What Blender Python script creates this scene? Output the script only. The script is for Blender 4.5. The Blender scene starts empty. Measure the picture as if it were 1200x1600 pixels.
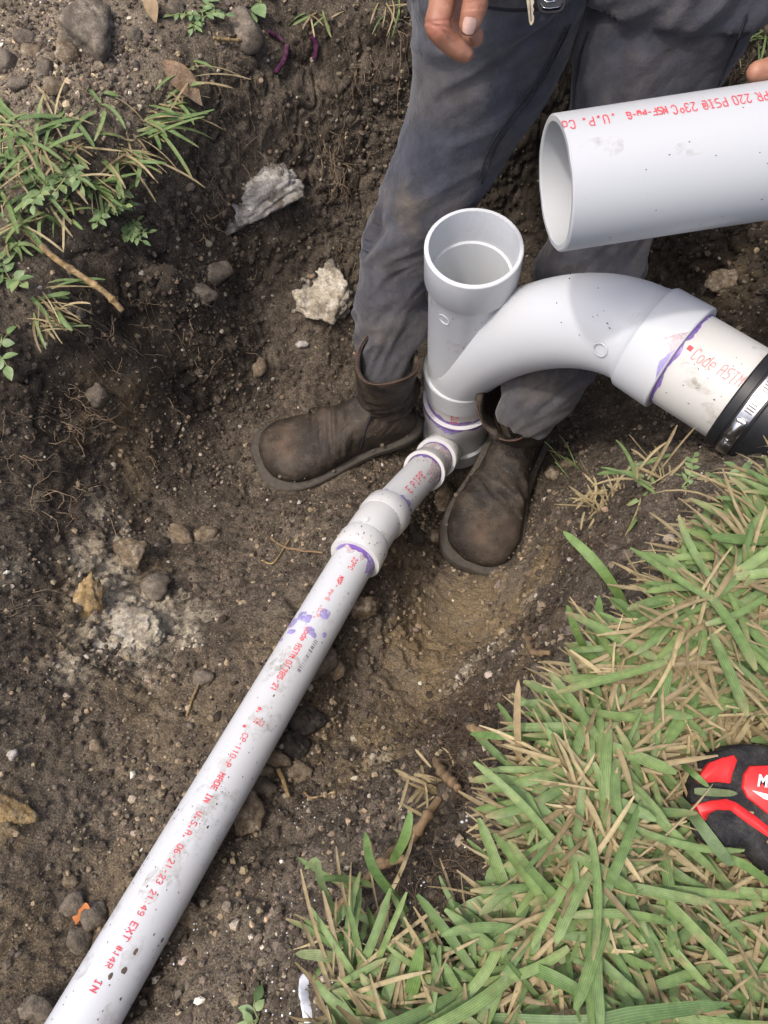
import bpy, bmesh, math, random
import numpy as np
from mathutils import Vector, Matrix

R = math.radians
rng = np.random.default_rng(11)
random.seed(5)
scene = bpy.context.scene
COL = scene.collection

# ------------------------------------------------------------------ camera
PITCH = 69.0
CAM = np.array([0.0, 0.0, 0.60])
cam_data = bpy.data.cameras.new("camera")
cam_data.sensor_fit = 'VERTICAL'
cam_data.sensor_height = 36.0
cam_data.sensor_width = 36.0
cam_data.lens = 27.0
cam_data.clip_start = 0.01
cam_data.clip_end = 500.0
cam = bpy.data.objects.new("camera", cam_data)
COL.objects.link(cam)
cam.location = CAM
cam.rotation_euler = (R(90 - PITCH), 0, 0)
scene.camera = cam

# ------------------------------------------------------------------ light
TO_SUN = Vector((-0.36, -0.15, 0.92)).normalized()
SUN_EL = math.asin(TO_SUN.z)
SUN_AZ = math.atan2(TO_SUN.x, TO_SUN.y)
world = bpy.data.worlds.new("World")
scene.world = world
world.use_nodes = True
wn = world.node_tree.nodes
wn.clear()
w_out = wn.new('ShaderNodeOutputWorld')
w_bg = wn.new('ShaderNodeBackground')
w_sky = wn.new('ShaderNodeTexSky')
w_sky.sky_type = 'NISHITA'
w_sky.sun_disc = False
w_sky.sun_elevation = SUN_EL
w_sky.sun_rotation = SUN_AZ
w_sky.dust_density = 5.0
w_sky.air_density = 0.7
w_sky.ozone_density = 0.4
w_bg.inputs['Strength'].default_value = 0.15
world.node_tree.links.new(w_sky.outputs[0], w_bg.inputs[0])
world.node_tree.links.new(w_bg.outputs[0], w_out.inputs[0])

sun_data = bpy.data.lights.new("sun", 'SUN')
sun_data.energy = 0.9
sun_data.angle = R(2.5)
sun_data.color = (1.0, 0.97, 0.92)
sun = bpy.data.objects.new("sun", sun_data)
COL.objects.link(sun)
sun.rotation_euler = TO_SUN.to_track_quat('Z', 'Y').to_euler()
sun.location = (-2, -1, 5)

scene.view_settings.view_transform = 'Standard'
scene.view_settings.look = 'None'
scene.view_settings.exposure = 0.84
scene.view_settings.gamma = 1.0
scene.view_settings.use_curve_mapping = False
scene.cycles.max_bounces = 8

# ------------------------------------------------------------------ layout helpers
F_PX = 1200.0
cF = np.array([0, math.cos(R(PITCH)), -math.sin(R(PITCH))])
cU = np.array([0, math.sin(R(PITCH)), math.cos(R(PITCH))])
cR = np.array([1.0, 0, 0])


def P(px, py, d):
    """world point seen at a photograph position, at a distance d along the view"""
    return CAM + cR * ((px - 600) / F_PX * d) + cU * ((800 - py) / F_PX * d) + cF * d


def PZ(px, py, z):
    """world point seen at a photograph position, at the height z"""
    dv = cR * ((px - 600) / F_PX) + cU * ((800 - py) / F_PX) + cF
    return CAM + dv * ((z - CAM[2]) / dv[2])


def project(v):
    r = v - CAM
    d = r @ cF
    return 600 + F_PX * (r @ cR) / d, 800 - F_PX * (r @ cU) / d, d


def unit(v):
    v = np.asarray(v, float)
    return v / np.linalg.norm(v)


def sstep(a, b, x):
    t = np.clip((x - a) / (b - a), 0, 1)
    return t * t * (3 - 2 * t)


# ------------------------------------------------------------------ numpy noise
def _hash(ix, iy, iz, k):
    h = (ix.astype(np.int64) * 374761393 + iy.astype(np.int64) * 668265263 + iz.astype(np.int64) * 2147483647 + k * 974634777) & 0x7fffffff
    h = ((h ^ (h >> 13)) * 1274126177) & 0x7fffffff
    h = ((h ^ (h >> 16)) * 668265263) & 0x7fffffff
    return (h & 0xffffff) / float(0xffffff)


def vnoise(p, seed=0):
    """smooth value noise in -1..1"""
    i = np.floor(p).astype(np.int64)
    f = p - i
    f = f * f * f * (f * (f * 6 - 15) + 10)
    out = 0
    for dx in (0, 1):
        wx = f[:, 0] if dx else 1 - f[:, 0]
        for dy in (0, 1):
            wy = f[:, 1] if dy else 1 - f[:, 1]
            for dz in (0, 1):
                wz = f[:, 2] if dz else 1 - f[:, 2]
                out = out + wx * wy * wz * _hash(i[:, 0] + dx, i[:, 1] + dy, i[:, 2] + dz, seed)
    return out * 2 - 1


def fbm(p, octaves=4, seed=0, gain=0.5, lac=2.03):
    a, s, out = 1.0, 0.0, 0
    q = np.array(p, float)
    for o in range(octaves):
        out = out + a * vnoise(q, seed + o * 17)
        s += a
        a *= gain
        q = q * lac + 3.17
    return out / s


def worley(p, seed=0):
    """distance to the nearest feature point"""
    i = np.floor(p).astype(np.int64)
    best = np.full(len(p), 9.0)
    for dx in (-1, 0, 1):
        for dy in (-1, 0, 1):
            for dz in (-1, 0, 1):
                cx, cy, cz = i[:, 0] + dx, i[:, 1] + dy, i[:, 2] + dz
                d = (cx + _hash(cx, cy, cz, seed) - p[:, 0]) ** 2 + (cy + _hash(cx, cy, cz, seed + 1) - p[:, 1]) ** 2 \
                    + (cz + _hash(cx, cy, cz, seed + 2) - p[:, 2]) ** 2
                best = np.minimum(best, d)
    return np.sqrt(best)


# ------------------------------------------------------------------ object helpers
def mesh_from(name, v, faces, mats=(), smooth=True, cols=None, face_mat=None):
    me = bpy.data.meshes.new(name)
    v = np.asarray(v, dtype=np.float32)
    if isinstance(faces, np.ndarray):
        n, k = faces.shape
        me.vertices.add(len(v))
        me.vertices.foreach_set('co', v.ravel())
        me.loops.add(n * k)
        me.loops.foreach_set('vertex_index', faces.astype(np.int32).ravel())
        me.polygons.add(n)
        me.polygons.foreach_set('loop_start', np.arange(0, n * k, k, dtype=np.int32))
        me.update(calc_edges=True)
    else:
        me.from_pydata([tuple(map(float, q)) for q in v], [], [tuple(int(i) for i in f) for f in faces])
    for m in mats:
        me.materials.append(m)
    if face_mat is not None:
        me.polygons.foreach_set('material_index', np.asarray(face_mat, dtype=np.int32))
    me.polygons.foreach_set('use_smooth', np.full(len(me.polygons), smooth, dtype=bool))
    if cols is not None:
        for nm, c in cols.items():
            c = np.asarray(c, dtype=np.float32)
            if c.ndim == 1:
                a = me.attributes.new(nm, 'FLOAT', 'POINT')
                a.data.foreach_set('value', c)
            else:
                if c.shape[1] == 3:
                    c = np.concatenate([c, np.ones((len(c), 1), np.float32)], 1)
                a = me.attributes.new(nm, 'FLOAT_COLOR', 'POINT')
                a.data.foreach_set('color', c.ravel())
    me.update()
    return me


def thing(name, label, cat, loc=(0, 0, 0), group=None):
    o = bpy.data.objects.new(name, None)
    COL.objects.link(o)
    o.location = Vector([float(c) for c in loc])
    o.empty_display_size = 0.02
    o['label'] = label
    o['category'] = cat
    o['kind'] = 'thing'
    if group:
        o['group'] = group
    return o


def part(name, v, faces, mat, parent, smooth=True, cols=None, label=None):
    """a mesh given in world space, hung under its thing (or under a part of it)"""
    v = np.asarray(v, float)
    off = np.array(world_off(parent))
    me = mesh_from(name, v - off, faces, [mat] if mat else [], smooth, cols)
    o = bpy.data.objects.new(name, me)
    COL.objects.link(o)
    o.parent = parent
    if label:
        o['label'] = label
    return o


def world_off(o):
    l = Vector((0, 0, 0))
    while o is not None:
        l = l + Vector(o.location)
        o = o.parent
    return l


def solo(name, v, faces, mat, label, cat, group=None, smooth=True, cols=None, loc=None):
    """a thing that is one mesh; its origin is put at its base"""
    v = np.asarray(v, float)
    if loc is None:
        loc = np.array([v[:, 0].mean(), v[:, 1].mean(), v[:, 2].min()])
    me = mesh_from(name, v - loc, faces, [mat] if mat else [], smooth, cols)
    o = bpy.data.objects.new(name, me)
    COL.objects.link(o)
    o.location = Vector([float(c) for c in loc])
    o['label'] = label
    o['category'] = cat
    o['kind'] = 'thing'
    if group:
        o['group'] = group
    return o


def tag_setting(o, kind):
    o['kind'] = kind
    return o


def join(lst):
    """join (v, faces-list) pairs"""
    V, Fs, n = [], [], 0
    for v, f in lst:
        v = np.asarray(v, float)
        V.append(v)
        Fs += [tuple(int(i) + n for i in q) for q in f]
        n += len(v)
    return np.concatenate(V), Fs


def remeshed(v, faces, voxel, smooth=4, factor=0.5):
    me = mesh_from("tmp", v, faces)
    o = bpy.data.objects.new("tmp", me)
    COL.objects.link(o)
    m = o.modifiers.new("r", 'REMESH')
    m.mode = 'VOXEL'
    m.voxel_size = voxel
    if smooth:
        s = o.modifiers.new("s", 'SMOOTH')
        s.iterations = smooth
        s.factor = factor
    dg = bpy.context.evaluated_depsgraph_get()
    ev = o.evaluated_get(dg)
    e = ev.to_mesh()
    vv = np.empty(len(e.vertices) * 3, np.float32)
    e.vertices.foreach_get('co', vv)
    vv = vv.reshape(-1, 3).astype(float)
    ff = [tuple(p.vertices) for p in e.polygons]
    if all(len(q) == 4 for q in ff):
        ff = np.array(ff)
    ev.to_mesh_clear()
    bpy.data.objects.remove(o)
    bpy.data.meshes.remove(me)
    return vv, ff


def normals_of(v, faces):
    me = mesh_from("tmpn", v, faces)
    n = np.empty(len(v) * 3, np.float32)
    me.vertex_normals.foreach_get('vector', n)
    bpy.data.meshes.remove(me)
    return n.reshape(-1, 3).astype(float)


def loft(rings, cap=True):
    n = len(rings[0])
    v = np.concatenate(rings)
    f = []
    for i in range(len(rings) - 1):
        for j in range(n):
            k = (j + 1) % n
            f.append((i * n + j, i * n + k, (i + 1) * n + k, (i + 1) * n + j))
    if cap:
        f.append(tuple(range(n - 1, -1, -1)))
        f.append(tuple((len(rings) - 1) * n + j for j in range(n)))
    return v, f


def frame_for(a, ref):
    a = unit(a)
    n = ref - a * (ref @ a)
    n = unit(n)
    return a, n, np.cross(a, n)


def tube(pts, radii, n=8, cap=True, ref=None, squash=1.0):
    pts = np.asarray(pts, float)
    if np.isscalar(radii):
        radii = np.full(len(pts), radii)
    tang = np.gradient(pts, axis=0)
    ref = np.array([0.13, 0.37, 0.92]) if ref is None else np.asarray(ref, float)
    rings = []
    for p, t, r in zip(pts, tang, radii):
        a, u, w = frame_for(t, ref)
        th = np.linspace(0, 2 * math.pi, n, endpoint=False)
        rings.append(p + r * (np.cos(th)[:, None] * u * squash + np.sin(th)[:, None] * w))
        ref = u
    return loft(rings, cap)


def catmull(pts, n):
    """n samples of a smooth curve through pts (any dimension)"""
    pts = np.asarray(pts, float)
    q = np.concatenate([[2 * pts[0] - pts[1]], pts, [2 * pts[-1] - pts[-2]]])
    out = []
    for t in np.linspace(0, len(pts) - 1 - 1e-6, n):
        i = int(t)
        f = t - i
        a, b, c, d = q[i], q[i + 1], q[i + 2], q[i + 3]
        out.append(0.5 * (2 * b + (c - a) * f + (2 * a - 5 * b + 4 * c - d) * f * f + (3 * b - a - 3 * c + d) * f ** 3))
    return np.array(out)


# ------------------------------------------------------------------ material helpers
def new_mat(name):
    m = bpy.data.materials.new(name)
    m.use_nodes = True
    nt = m.node_tree
    b = nt.nodes['Principled BSDF']
    return m, nt, b


def nd(nt, kind, **kw):
    n = nt.nodes.new(kind)
    for k, v in kw.items():
        if k in n.inputs:
            n.inputs[k].default_value = v
        else:
            setattr(n, k, v)
    return n


def noise_tex(nt, scale, detail=4, rough=0.55, coord='Object'):
    tc = nt.nodes.new('ShaderNodeTexCoord')
    n = nt.nodes.new('ShaderNodeTexNoise')
    n.inputs['Scale'].default_value = scale
    n.inputs['Detail'].default_value = detail
    n.inputs['Roughness'].default_value = rough
    nt.links.new(tc.outputs[coord], n.inputs['Vector'])
    return n


def ramp(nt, src, stops):
    r = nt.nodes.new('ShaderNodeValToRGB')
    el = r.color_ramp.elements
    while len(el) > len(stops):
        el.remove(el[-1])
    while len(el) < len(stops):
        el.new(1.0)
    for e, (p, c) in zip(el, stops):
        e.position = p
        if np.isscalar(c):
            c = (c, c, c)
        e.color = (*c, 1)
    nt.links.new(src, r.inputs[0])
    return r


def mix(nt, fac, a, b, mode='MIX'):
    m = nt.nodes.new('ShaderNodeMix')
    m.data_type = 'RGBA'
    m.blend_type = mode
    for sock, val in ((0, fac), (6, a), (7, b)):
        if hasattr(val, 'is_linked') or hasattr(val, 'links'):
            nt.links.new(val, m.inputs[sock])
        elif sock == 0:
            m.inputs[0].default_value = val
        else:
            m.inputs[sock].default_value = (*val, 1)
    return m.outputs[2]


def bump(nt, bsdf, src, strength, dist):
    b = nt.nodes.new('ShaderNodeBump')
    b.inputs['Strength'].default_value = strength
    b.inputs['Distance'].default_value = dist
    nt.links.new(src, b.inputs['Height'])
    nt.links.new(b.outputs[0], bsdf.inputs['Normal'])
    return b


def attr(nt, name):
    a = nt.nodes.new('ShaderNodeAttribute')
    a.attribute_name = name
    return a


def icosphere(sub):
    bm = bmesh.new()
    bmesh.ops.create_icosphere(bm, subdivisions=sub, radius=1.0)
    v = np.array([x.co[:] for x in bm.verts])
    f = np.array([[x.index for x in q.verts] for q in bm.faces])
    bm.free()
    return v, f


ICO = {k: icosphere(k) for k in (1, 2, 3, 4, 5)}


def rock_shape(sub, seed, planes=13, noise=.10):
    """an angular stone: a ball cut by random planes, then roughened"""
    v, f = ICO[sub]
    r2 = np.random.default_rng(seed)
    n = r2.normal(size=(planes, 3))
    n /= np.linalg.norm(n, axis=1)[:, None]
    d = r2.uniform(.55, .95, planes)
    dots = np.maximum(v @ n.T, .05)
    r = np.minimum((d / dots).min(1), 1.15)
    r = r * (1 + noise * fbm(v * 2.2 + seed, 4, seed) + noise * .6 * fbm(v * 7 + seed, 3, seed + 3))
    r = r - noise * .7 * sstep(.55, .2, worley(v * 3.2 + seed, seed))
    return v * r[:, None], f


def lump(sub, seed, rough=.35, facet=.25):
    v, f = ICO[sub]
    d = 1 + rough * fbm(v * 1.3 + seed * 2.7, 3, seed) + rough * .45 * fbm(v * 3.4 + seed, 3, seed + 3)
    d -= facet * (worley(v * 1.5 + seed, seed) - .5)
    return v * d[:, None], f




def rock_mat(name, lo, mid_, hi, scale=60, soil=.6):
    m, nt, b = new_mat(name)
    n1 = noise_tex(nt, scale, 6, .7)
    n2 = noise_tex(nt, scale * 6, 4, .7)
    c = ramp(nt, n1.outputs[0], [(.34, lo), (.5, mid_), (.64, hi)]).outputs[0]
    r_ = ramp(nt, n2.outputs[0], [(.3, .65), (.7, 1.25)])
    c = mix(nt, 1.0, c, r_.outputs[0], 'MULTIPLY')
    n3 = noise_tex(nt, scale * .55, 5, .7)
    sl_ = ramp(nt, n3.outputs[0], [(.46, 0), (.58, soil)])
    c = mix(nt, sl_.outputs[0], c, (.105, .085, .064))
    nt.links.new(c, b.inputs['Base Color'])
    b.inputs['Roughness'].default_value = .93
    b.inputs['Specular IOR Level'].default_value = .15
    bump(nt, b, n2.outputs[0], .7, .003)
    return m


# ------------------------------------------------------------------ ground: lawn, pit walls and pit floor in one sheet
CTRL = """
0 0 -.16|0 150 -.17|100 100 -.15|200 60 -.16|0 300 -.21|100 300 -.21|200 250 -.21|0 450 -.24|100 440 -.24|150 470 -.27|235 330 -.24|290 130 -.21|350 40 -.2|385 100 -.23
0 535 -.27|450 150 -.31|550 60 -.28|600 150 -.38|400 240 -.35|330 330 -.37|255 420 -.38|470 330 -.46|560 300 -.5|480 450 -.54|380 450 -.53|300 500 -.53
200 560 -.46|100 600 -.38|0 640 -.33|500 540 -.6|420 600 -.63|330 620 -.605|250 650 -.56|150 700 -.47|60 720 -.39|0 760 -.35
480 790 -.645|420 730 -.65|560 730 -.66|330 780 -.6|270 850 -.55|740 895 -.668|800 880 -.672|830 830 -.672|850 770 -.67|640 900 -.625|690 770 -.735|850 720 -.685|900 660 -.69|1000 620 -.66
1000 450 -.58|1100 470 -.5|1150 420 -.4|800 330 -.6|850 250 -.5|900 150 -.42|1190 60 -.2|1000 330 -.5
940 790 -.22|880 860 -.36|890 770 -.52|960 700 -.5|1050 715 -.27|1120 700 -.26
840 900 -.46|885 960 -.24|800 1000 -.42|850 1050 -.12|740 1000 -.54|700 1100 -.43|765 1130 -.19|640 1000 -.54|600 1100 -.46|560 1010 -.47|640 1200 -.3|690 1250 -.15
560 1200 -.39|470 1150 -.385|640 1340 -.06|560 1300 -.25|480 1250 -.37|520 1400 -.12|450 1400 -.235|400 1500 -.2|440 1570 -.1
540 898 -.455|489 986 -.422|440 1070 -.392|400 1138 -.366|300 1310 -.312|200 1480 -.27|130 1600 -.245|583 825 -.51|70 1690 -.225
450 900 -.51|350 1000 -.44|300 1150 -.385|200 1200 -.365|150 1300 -.33|100 1450 -.29|50 1550 -.255|0 1600 -.22|0 1400 -.24|0 1200 -.27|0 1000 -.3|0 880 -.33
100 1000 -.37|200 950 -.45|100 860 -.42|200 830 -.52|250 1000 -.46
1200 745 0|1100 790 0|1030 860 0|970 930 -.005|925 1010 -.005|880 1090 -.01|820 1140 -.01|760 1250 -.01|720 1330 -.01|620 1420 -.02|530 1510 -.02|485 1600 -.02
1100 1100 0|1000 1400 0|800 1550 0|1200 1600 0|1200 1300 0|1200 950 0|1000 1150 0|800 1300 0|650 1550 0
"""
cp = []
for tok in CTRL.replace("\n", "|").split("|"):
    tok = tok.split()
    if len(tok) == 3:
        cp.append(PZ(*map(float, tok)))
# places outside the picture
for q in [(-.66, 0, -.2), (-.66, -.3, -.1), (-.72, .4, -.22), (-.75, .7, -.2), (-.5, 1.05, -.17), (-.2, 1.2, -.2), (.0, 1.15, -.25), (.25, 1.2, -.25), (.5, 1.12, -.2), (.05, 1.35, -.2),
          (-.36, -.35, -.19), (-.42, -.6, -.10), (-.5, -.9, 0), (.2, -.35, 0), (-.02, -.4, -.01), (-.12, -.5, -.02), (.7, .2, 0), (.66, .42, -.2), (.66, .6, -.25), (.85, .45, 0),
          (.75, .85, -.1), (.6, -.1, 0), (.0, -.75, 0), (-.75, -.6, -.1), (.9, .0, 0), (-.95, .2, -.2), (-.9, .9, -.2), (.95, .8, -.06), (0, 1.5, -.2), (.5, 1.5, -.15), (-.6, 1.5, -.2)]:
    cp.append(np.array(q, float))
cp = np.array(cp)


def tps_k(r2):
    return -np.sqrt(r2 + .03 ** 2)


N = len(cp)
D2 = ((cp[:, None, :2] - cp[None, :, :2]) ** 2).sum(-1)
A = np.zeros((N + 3, N + 3))
A[:N, :N] = tps_k(D2) + np.eye(N) * .012
A[:N, N] = 1
A[:N, N + 1:] = cp[:, :2]
A[N:, :N] = A[:N, N:].T
sol = np.linalg.solve(A, np.concatenate([cp[:, 2], np.zeros(3)]))


def outer_z(xy):
    """the undisturbed lawn: a little lower beyond the pit"""
    return -.2 * sstep(0, .5, -.8 * xy[:, 0] + .6 * xy[:, 1])


def base_z(xy):
    out = np.empty(len(xy))
    for s in range(0, len(xy), 20000):
        q = xy[s:s + 20000]
        out[s:s + 20000] = tps_k(((q[:, None] - cp[None, :, :2]) ** 2).sum(-1)) @ sol[:N] + sol[N] + q @ sol[N + 1:]
    dist = np.maximum(np.maximum(np.abs(xy[:, 0]) - .78, 0), np.maximum(np.maximum(xy[:, 1] - 1.2, -.75 - xy[:, 1]), 0))
    w = 1 - sstep(0, .25, dist)
    zo = outer_z(xy)
    return np.clip(out, -.78, .05) * w + zo * (1 - w)


def axis_steps(a, b, step, lo, hi):
    core = list(np.arange(a, b + 1e-9, step))
    s, x = step, core[-1]
    while x < hi:
        s *= 1.25
        x += s
        core.append(x)
    s, x = step, core[0]
    while x > lo:
        s *= 1.25
        x -= s
        core.insert(0, x)
    return np.array(core)


gx = axis_steps(-.57, .70, .0021, -60, 60)
gy = axis_steps(-.28, 1.20, .0021, -60, 60)
NX, NY = len(gx), len(gy)
XX, YY = np.meshgrid(gx, gy)
gxy = np.stack([XX.ravel(), YY.ravel()], 1)
gz = base_z(gxy)
Z2 = gz.reshape(NY, NX)
dzy, dzx = np.gradient(Z2, gy, gx)
nrm = np.stack([-dzx.ravel(), -dzy.ravel(), np.ones(NX * NY)], 1)
nrm /= np.linalg.norm(nrm, axis=1)[:, None]
g0 = np.column_stack([gxy, gz])
gpx, gpy, gd = project(g0)
near = (np.abs(gxy[:, 0]) < .8) & (gxy[:, 1] > -.6) & (gxy[:, 1] < 1.4)
idx = np.nonzero(near)[0]
q = g0[idx]
rel = q[:, 2] - outer_z(q[:, :2])
pit = sstep(-.015, -.07, rel)                    # 0 on the lawn, 1 in the pit
left_bank = sstep(-.05, -.2, q[:, 0]) * sstep(.35, .5, q[:, 1])
rough = np.clip(np.maximum(pit, left_bank * .7), .25, 1)
warp = np.stack([fbm(q * 22 + k * 9.1, 2, 40 + k) for k in range(3)], 1) * .012
qq = q + warp
disp = fbm(q * 7, 3, 1) * .016
disp += (fbm(qq * 26, 3, 5)) * .0065
clod = fbm(q * 9 + 4, 2, 77)                          # where the soil breaks into clods
cl = sstep(-.25, .35, clod)
w1 = worley(qq * 42, 3)
disp += (.45 - np.minimum(w1, .9)) * .011 * cl
w2 = worley(qq * 95 + 7, 9)
disp += (.45 - np.minimum(w2, .9)) * .0058 * (.35 + .65 * cl)
w3 = worley(qq * 210 + 3, 15)
disp += (.45 - np.minimum(w3, .9)) * .0026
disp += fbm(q * 330, 2, 21) * .0011
ridge = np.abs(fbm(qq * 13 + 2, 3, 31))               # cracks and ledges
disp -= np.clip(.07 - ridge, 0, 1) * .12 * sstep(.55, .85, 1 - nrm[idx][:, 2] + .3)
gdisp = np.zeros(len(g0))
gdisp[idx] = disp * rough
ground_v = g0 + nrm * gdisp[:, None]
G_PX, G_PY, G_D = project(ground_v)
G_OK = near & (G_D > .2)


def hit(px, py, radius=2.5):
    """where the sight line through a photograph position meets the ground"""
    for k in (1, 2, 4, 8):
        m = np.nonzero(G_OK & (np.abs(G_PX - px) < radius * k) & (np.abs(G_PY - py) < radius * k))[0]
        if len(m):
            i = m[np.argmin(G_D[m])]
            return ground_v[i].copy(), G_N[i].copy()
    p = PZ(px, py, 0)
    return ground_at(p[:2])


def ground_at(xy):
    i = int(np.clip(np.searchsorted(gy, xy[1]), 1, NY - 1))
    j = int(np.clip(np.searchsorted(gx, xy[0]), 1, NX - 1))
    if abs(gy[i - 1] - xy[1]) < abs(gy[i] - xy[1]):
        i -= 1
    if abs(gx[j - 1] - xy[0]) < abs(gx[j] - xy[0]):
        j -= 1
    k = i * NX + j
    return ground_v[k].copy(), G_N[k].copy()


V3 = ground_v.reshape(NY, NX, 3)
tx = np.gradient(V3, axis=1)
ty = np.gradient(V3, axis=0)
G_N = np.cross(tx, ty).reshape(-1, 3)
G_N /= np.linalg.norm(G_N, axis=1)[:, None] + 1e-12
# smoother normals for laying things on the ground
G_NS = nrm

# soil colours by place: tan sand seams, chalky marl, dark humus and painted-in shade
BLOBS = {  # photo position, radius px, elongation, angle of the long axis (degrees, picture), weight
    'sand': [(840, 905, 55, 1.8, 60, .9), (790, 975, 60, 2.0, 50, .8), (690, 1010, 85, 1.6, 55, .8), (620, 1140, 60, 1.4, 60, .6), (740, 930, 60, 1.5, 40, .6), (700, 1085, 80, 1.8, 60, .65), (660, 950, 70, 1.5, 40, .35), (820, 1010, 60, 1.5, 50, .5), (760, 900, 50, 1.4, 30, .4), (580, 1190, 42, 1.2, 30, .8), (640, 1080, 60, 1.2, 0, .35), (710, 930, 70, 1.3, 40, .3), (140, 940, 52, 1.8, 80, .95), (120, 1010, 60, 1.5, 30, .5), (200, 880, 50, 1.5, 60, .6),
             (200, 700, 36, 3.0, 85, .45), (15, 1270, 34, 1.5, 80, .6), (200, 640, 30, 2.0, 80, .4), (560, 1210, 40, 1.2, 0, .5), (1150, 430, 34, 1.4, -20, .3), (430, 1010, 60, 1.3, 60, .25), (500, 1120, 70, 1.5, 60, .3),
             (250, 1100, 90, 1.5, 30, .25), (150, 620, 30, 2, 80, .3), (40, 1480, 60, 1.5, 60, .3), (200, 1420, 70, 1.4, 60, .3)],
    'dry': [(60, 80, 150, 1.2, 0, 1.0), (180, 120, 80, 1.2, 0, .8), (20, 220, 80, 1, 0, .6), (330, 40, 60, 1.3, 0, .5), (60, 400, 60, 1, 0, .5), (380, 1480, 130, 1.4, 60, .45), (100, 1250, 120, 1.5, 60, .35), (620, 1280, 90, 1.3, 60, .3), (440, 820, 60, 1.2, 0, .3), (700, 960, 110, 1.5, 50, .75), (780, 930, 90, 1.4, 50, .6), (420, 190, 90, 1.4, 0, .35), (640, 1060, 90, 1.5, 60, .5), (20, 510, 60, 1, 0, .4)],
    'chalk': [(205, 965, 78, 1.4, 60, 1.0), (165, 900, 50, 1.8, 70, .75), (230, 1000, 40, 1.5, 60, .9), (190, 840, 30, 2.2, 75, .6), (110, 1045, 30, 1.6, 20, .5), (160, 800, 20, 3.0, 80, .5), (740, 1035, 26, 2.2, 60, .6), (700, 1080, 16, 2, 60, .55), (830, 930, 22, 1.8, 60, .4),
              (20, 890, 26, 1.6, 60, .4), (735, 1045, 14, 2, 40, .6), (590, 1185, 18, 1.4, 20, .45), (680, 1170, 20, 2.5, 60, .4), (280, 835, 14, 1.5, 10, .6), (320, 832, 13, 1.5, 30, .5)],
    'humus_shade': [(300, 560, 100, 1.3, 20, .6), (420, 420, 60, 1.3, 0, .4), (60, 570, 110, 1.3, 0, .95), (200, 480, 70, 1.3, -40, .7), (880, 690, 80, 1.4, 0, .7), (520, 1050, 40, 1.5, 60, .5), (600, 1330, 60, 1.3, 40, .4), (820, 260, 120, 1.6, 80, .8), (90, 690, 70, 1.3, 70, .6),
              (250, 720, 60, 1.5, 60, .5), (700, 1400, 90, 1.0, 0, .4), (480, 1130, 40, 1.4, 30, .6), (950, 600, 110, 1.3, 0, .6), (1110, 440, 150, 1.4, 0, .95), (1020, 380, 80, 1.4, 0, .9), (1100, 600, 120, 1.4, 0, .8)],  # shade painted in between the legs and under the arm; right wall darkened
}
nz1 = np.zeros(len(g0)); nz2 = np.zeros(len(g0)); nz3 = np.zeros(len(g0))
nz1[idx] = fbm(ground_v[idx] * 34, 4, 61)
nz2[idx] = fbm(ground_v[idx] * 110, 3, 71)
nz3[idx] = fbm(ground_v[idx] * 9, 3, 81)
gcol = {}
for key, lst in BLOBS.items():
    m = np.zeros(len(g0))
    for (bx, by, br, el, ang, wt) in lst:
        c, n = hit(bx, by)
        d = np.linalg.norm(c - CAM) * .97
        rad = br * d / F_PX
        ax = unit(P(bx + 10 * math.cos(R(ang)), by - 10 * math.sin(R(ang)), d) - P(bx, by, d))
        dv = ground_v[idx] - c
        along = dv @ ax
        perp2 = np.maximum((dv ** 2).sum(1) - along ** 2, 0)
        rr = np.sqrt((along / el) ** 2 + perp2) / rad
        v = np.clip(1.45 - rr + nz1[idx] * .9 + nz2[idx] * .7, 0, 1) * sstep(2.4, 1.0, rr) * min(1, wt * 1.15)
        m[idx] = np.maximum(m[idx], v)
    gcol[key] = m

gcol['patch'] = nz3 * .5 + .5
# crusted marl stands out of the soil in knobs
ck = np.clip(gcol['chalk'][idx] + .6 * gcol['sand'][idx] * sstep(-.05, -.1, q[:, 0]) + .8 * sstep(.30, .42, q[:, 0]) * sstep(.62, .72, q[:, 1]) + .4 * sstep(-.5, -.4, q[:, 0]) * sstep(.75, .9, q[:, 1]) * pit, 0, 1)
wk = worley(ground_v[idx] * 60 + 5, 51)
wk2 = worley(ground_v[idx] * 130 + 2, 57)
ground_v[idx] += G_N[idx] * (ck * ((.55 - wk) * .016 + (.5 - wk2) * .007))[:, None]
V3 = ground_v.reshape(NY, NX, 3)
G_N = np.cross(np.gradient(V3, axis=1), np.gradient(V3, axis=0)).reshape(-1, 3)
G_N /= np.linalg.norm(G_N, axis=1)[:, None] + 1e-12
G_PX, G_PY, G_D = project(ground_v)

# the right-hand lawn: inside its lip
EDGE = [(1290, 755), (1215, 800), (1150, 850), (1100, 905), (1045, 965), (1000, 1020), (955, 1080), (910, 1135), (875, 1195), (850, 1250), (840, 1310), (860, 1380), (800, 1450), (700, 1530), (610, 1590), (560, 1660)]
TAPE_C = PZ(1200, 1268, .03)
poly = np.array([PZ(a, b_, 0)[:2] for a, b_ in EDGE] + [(-.2, -.6), (.9, -.6), (.9, .4)])
lx, ly = g0[:, 0], g0[:, 1]
inside = np.zeros(len(g0), bool)
for (x0, y0), (x1, y1) in zip(poly, np.roll(poly, -1, 0)):
    cross = ((y0 > ly) != (y1 > ly)) & (lx < (x1 - x0) * (ly - y0) / (y1 - y0 + 1e-12) + x0)
    inside ^= cross
gcol['lawn_r'] = inside.astype(float)
gcol['turf'] = sstep(.80, 1.05, np.hypot(g0[:, 0], g0[:, 1] - .4))

i0 = (np.arange(NY - 1)[:, None] * NX + np.arange(NX - 1)[None, :]).ravel()
gfaces = np.column_stack([i0, i0 + 1, i0 + 1 + NX, i0 + NX])

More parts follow.
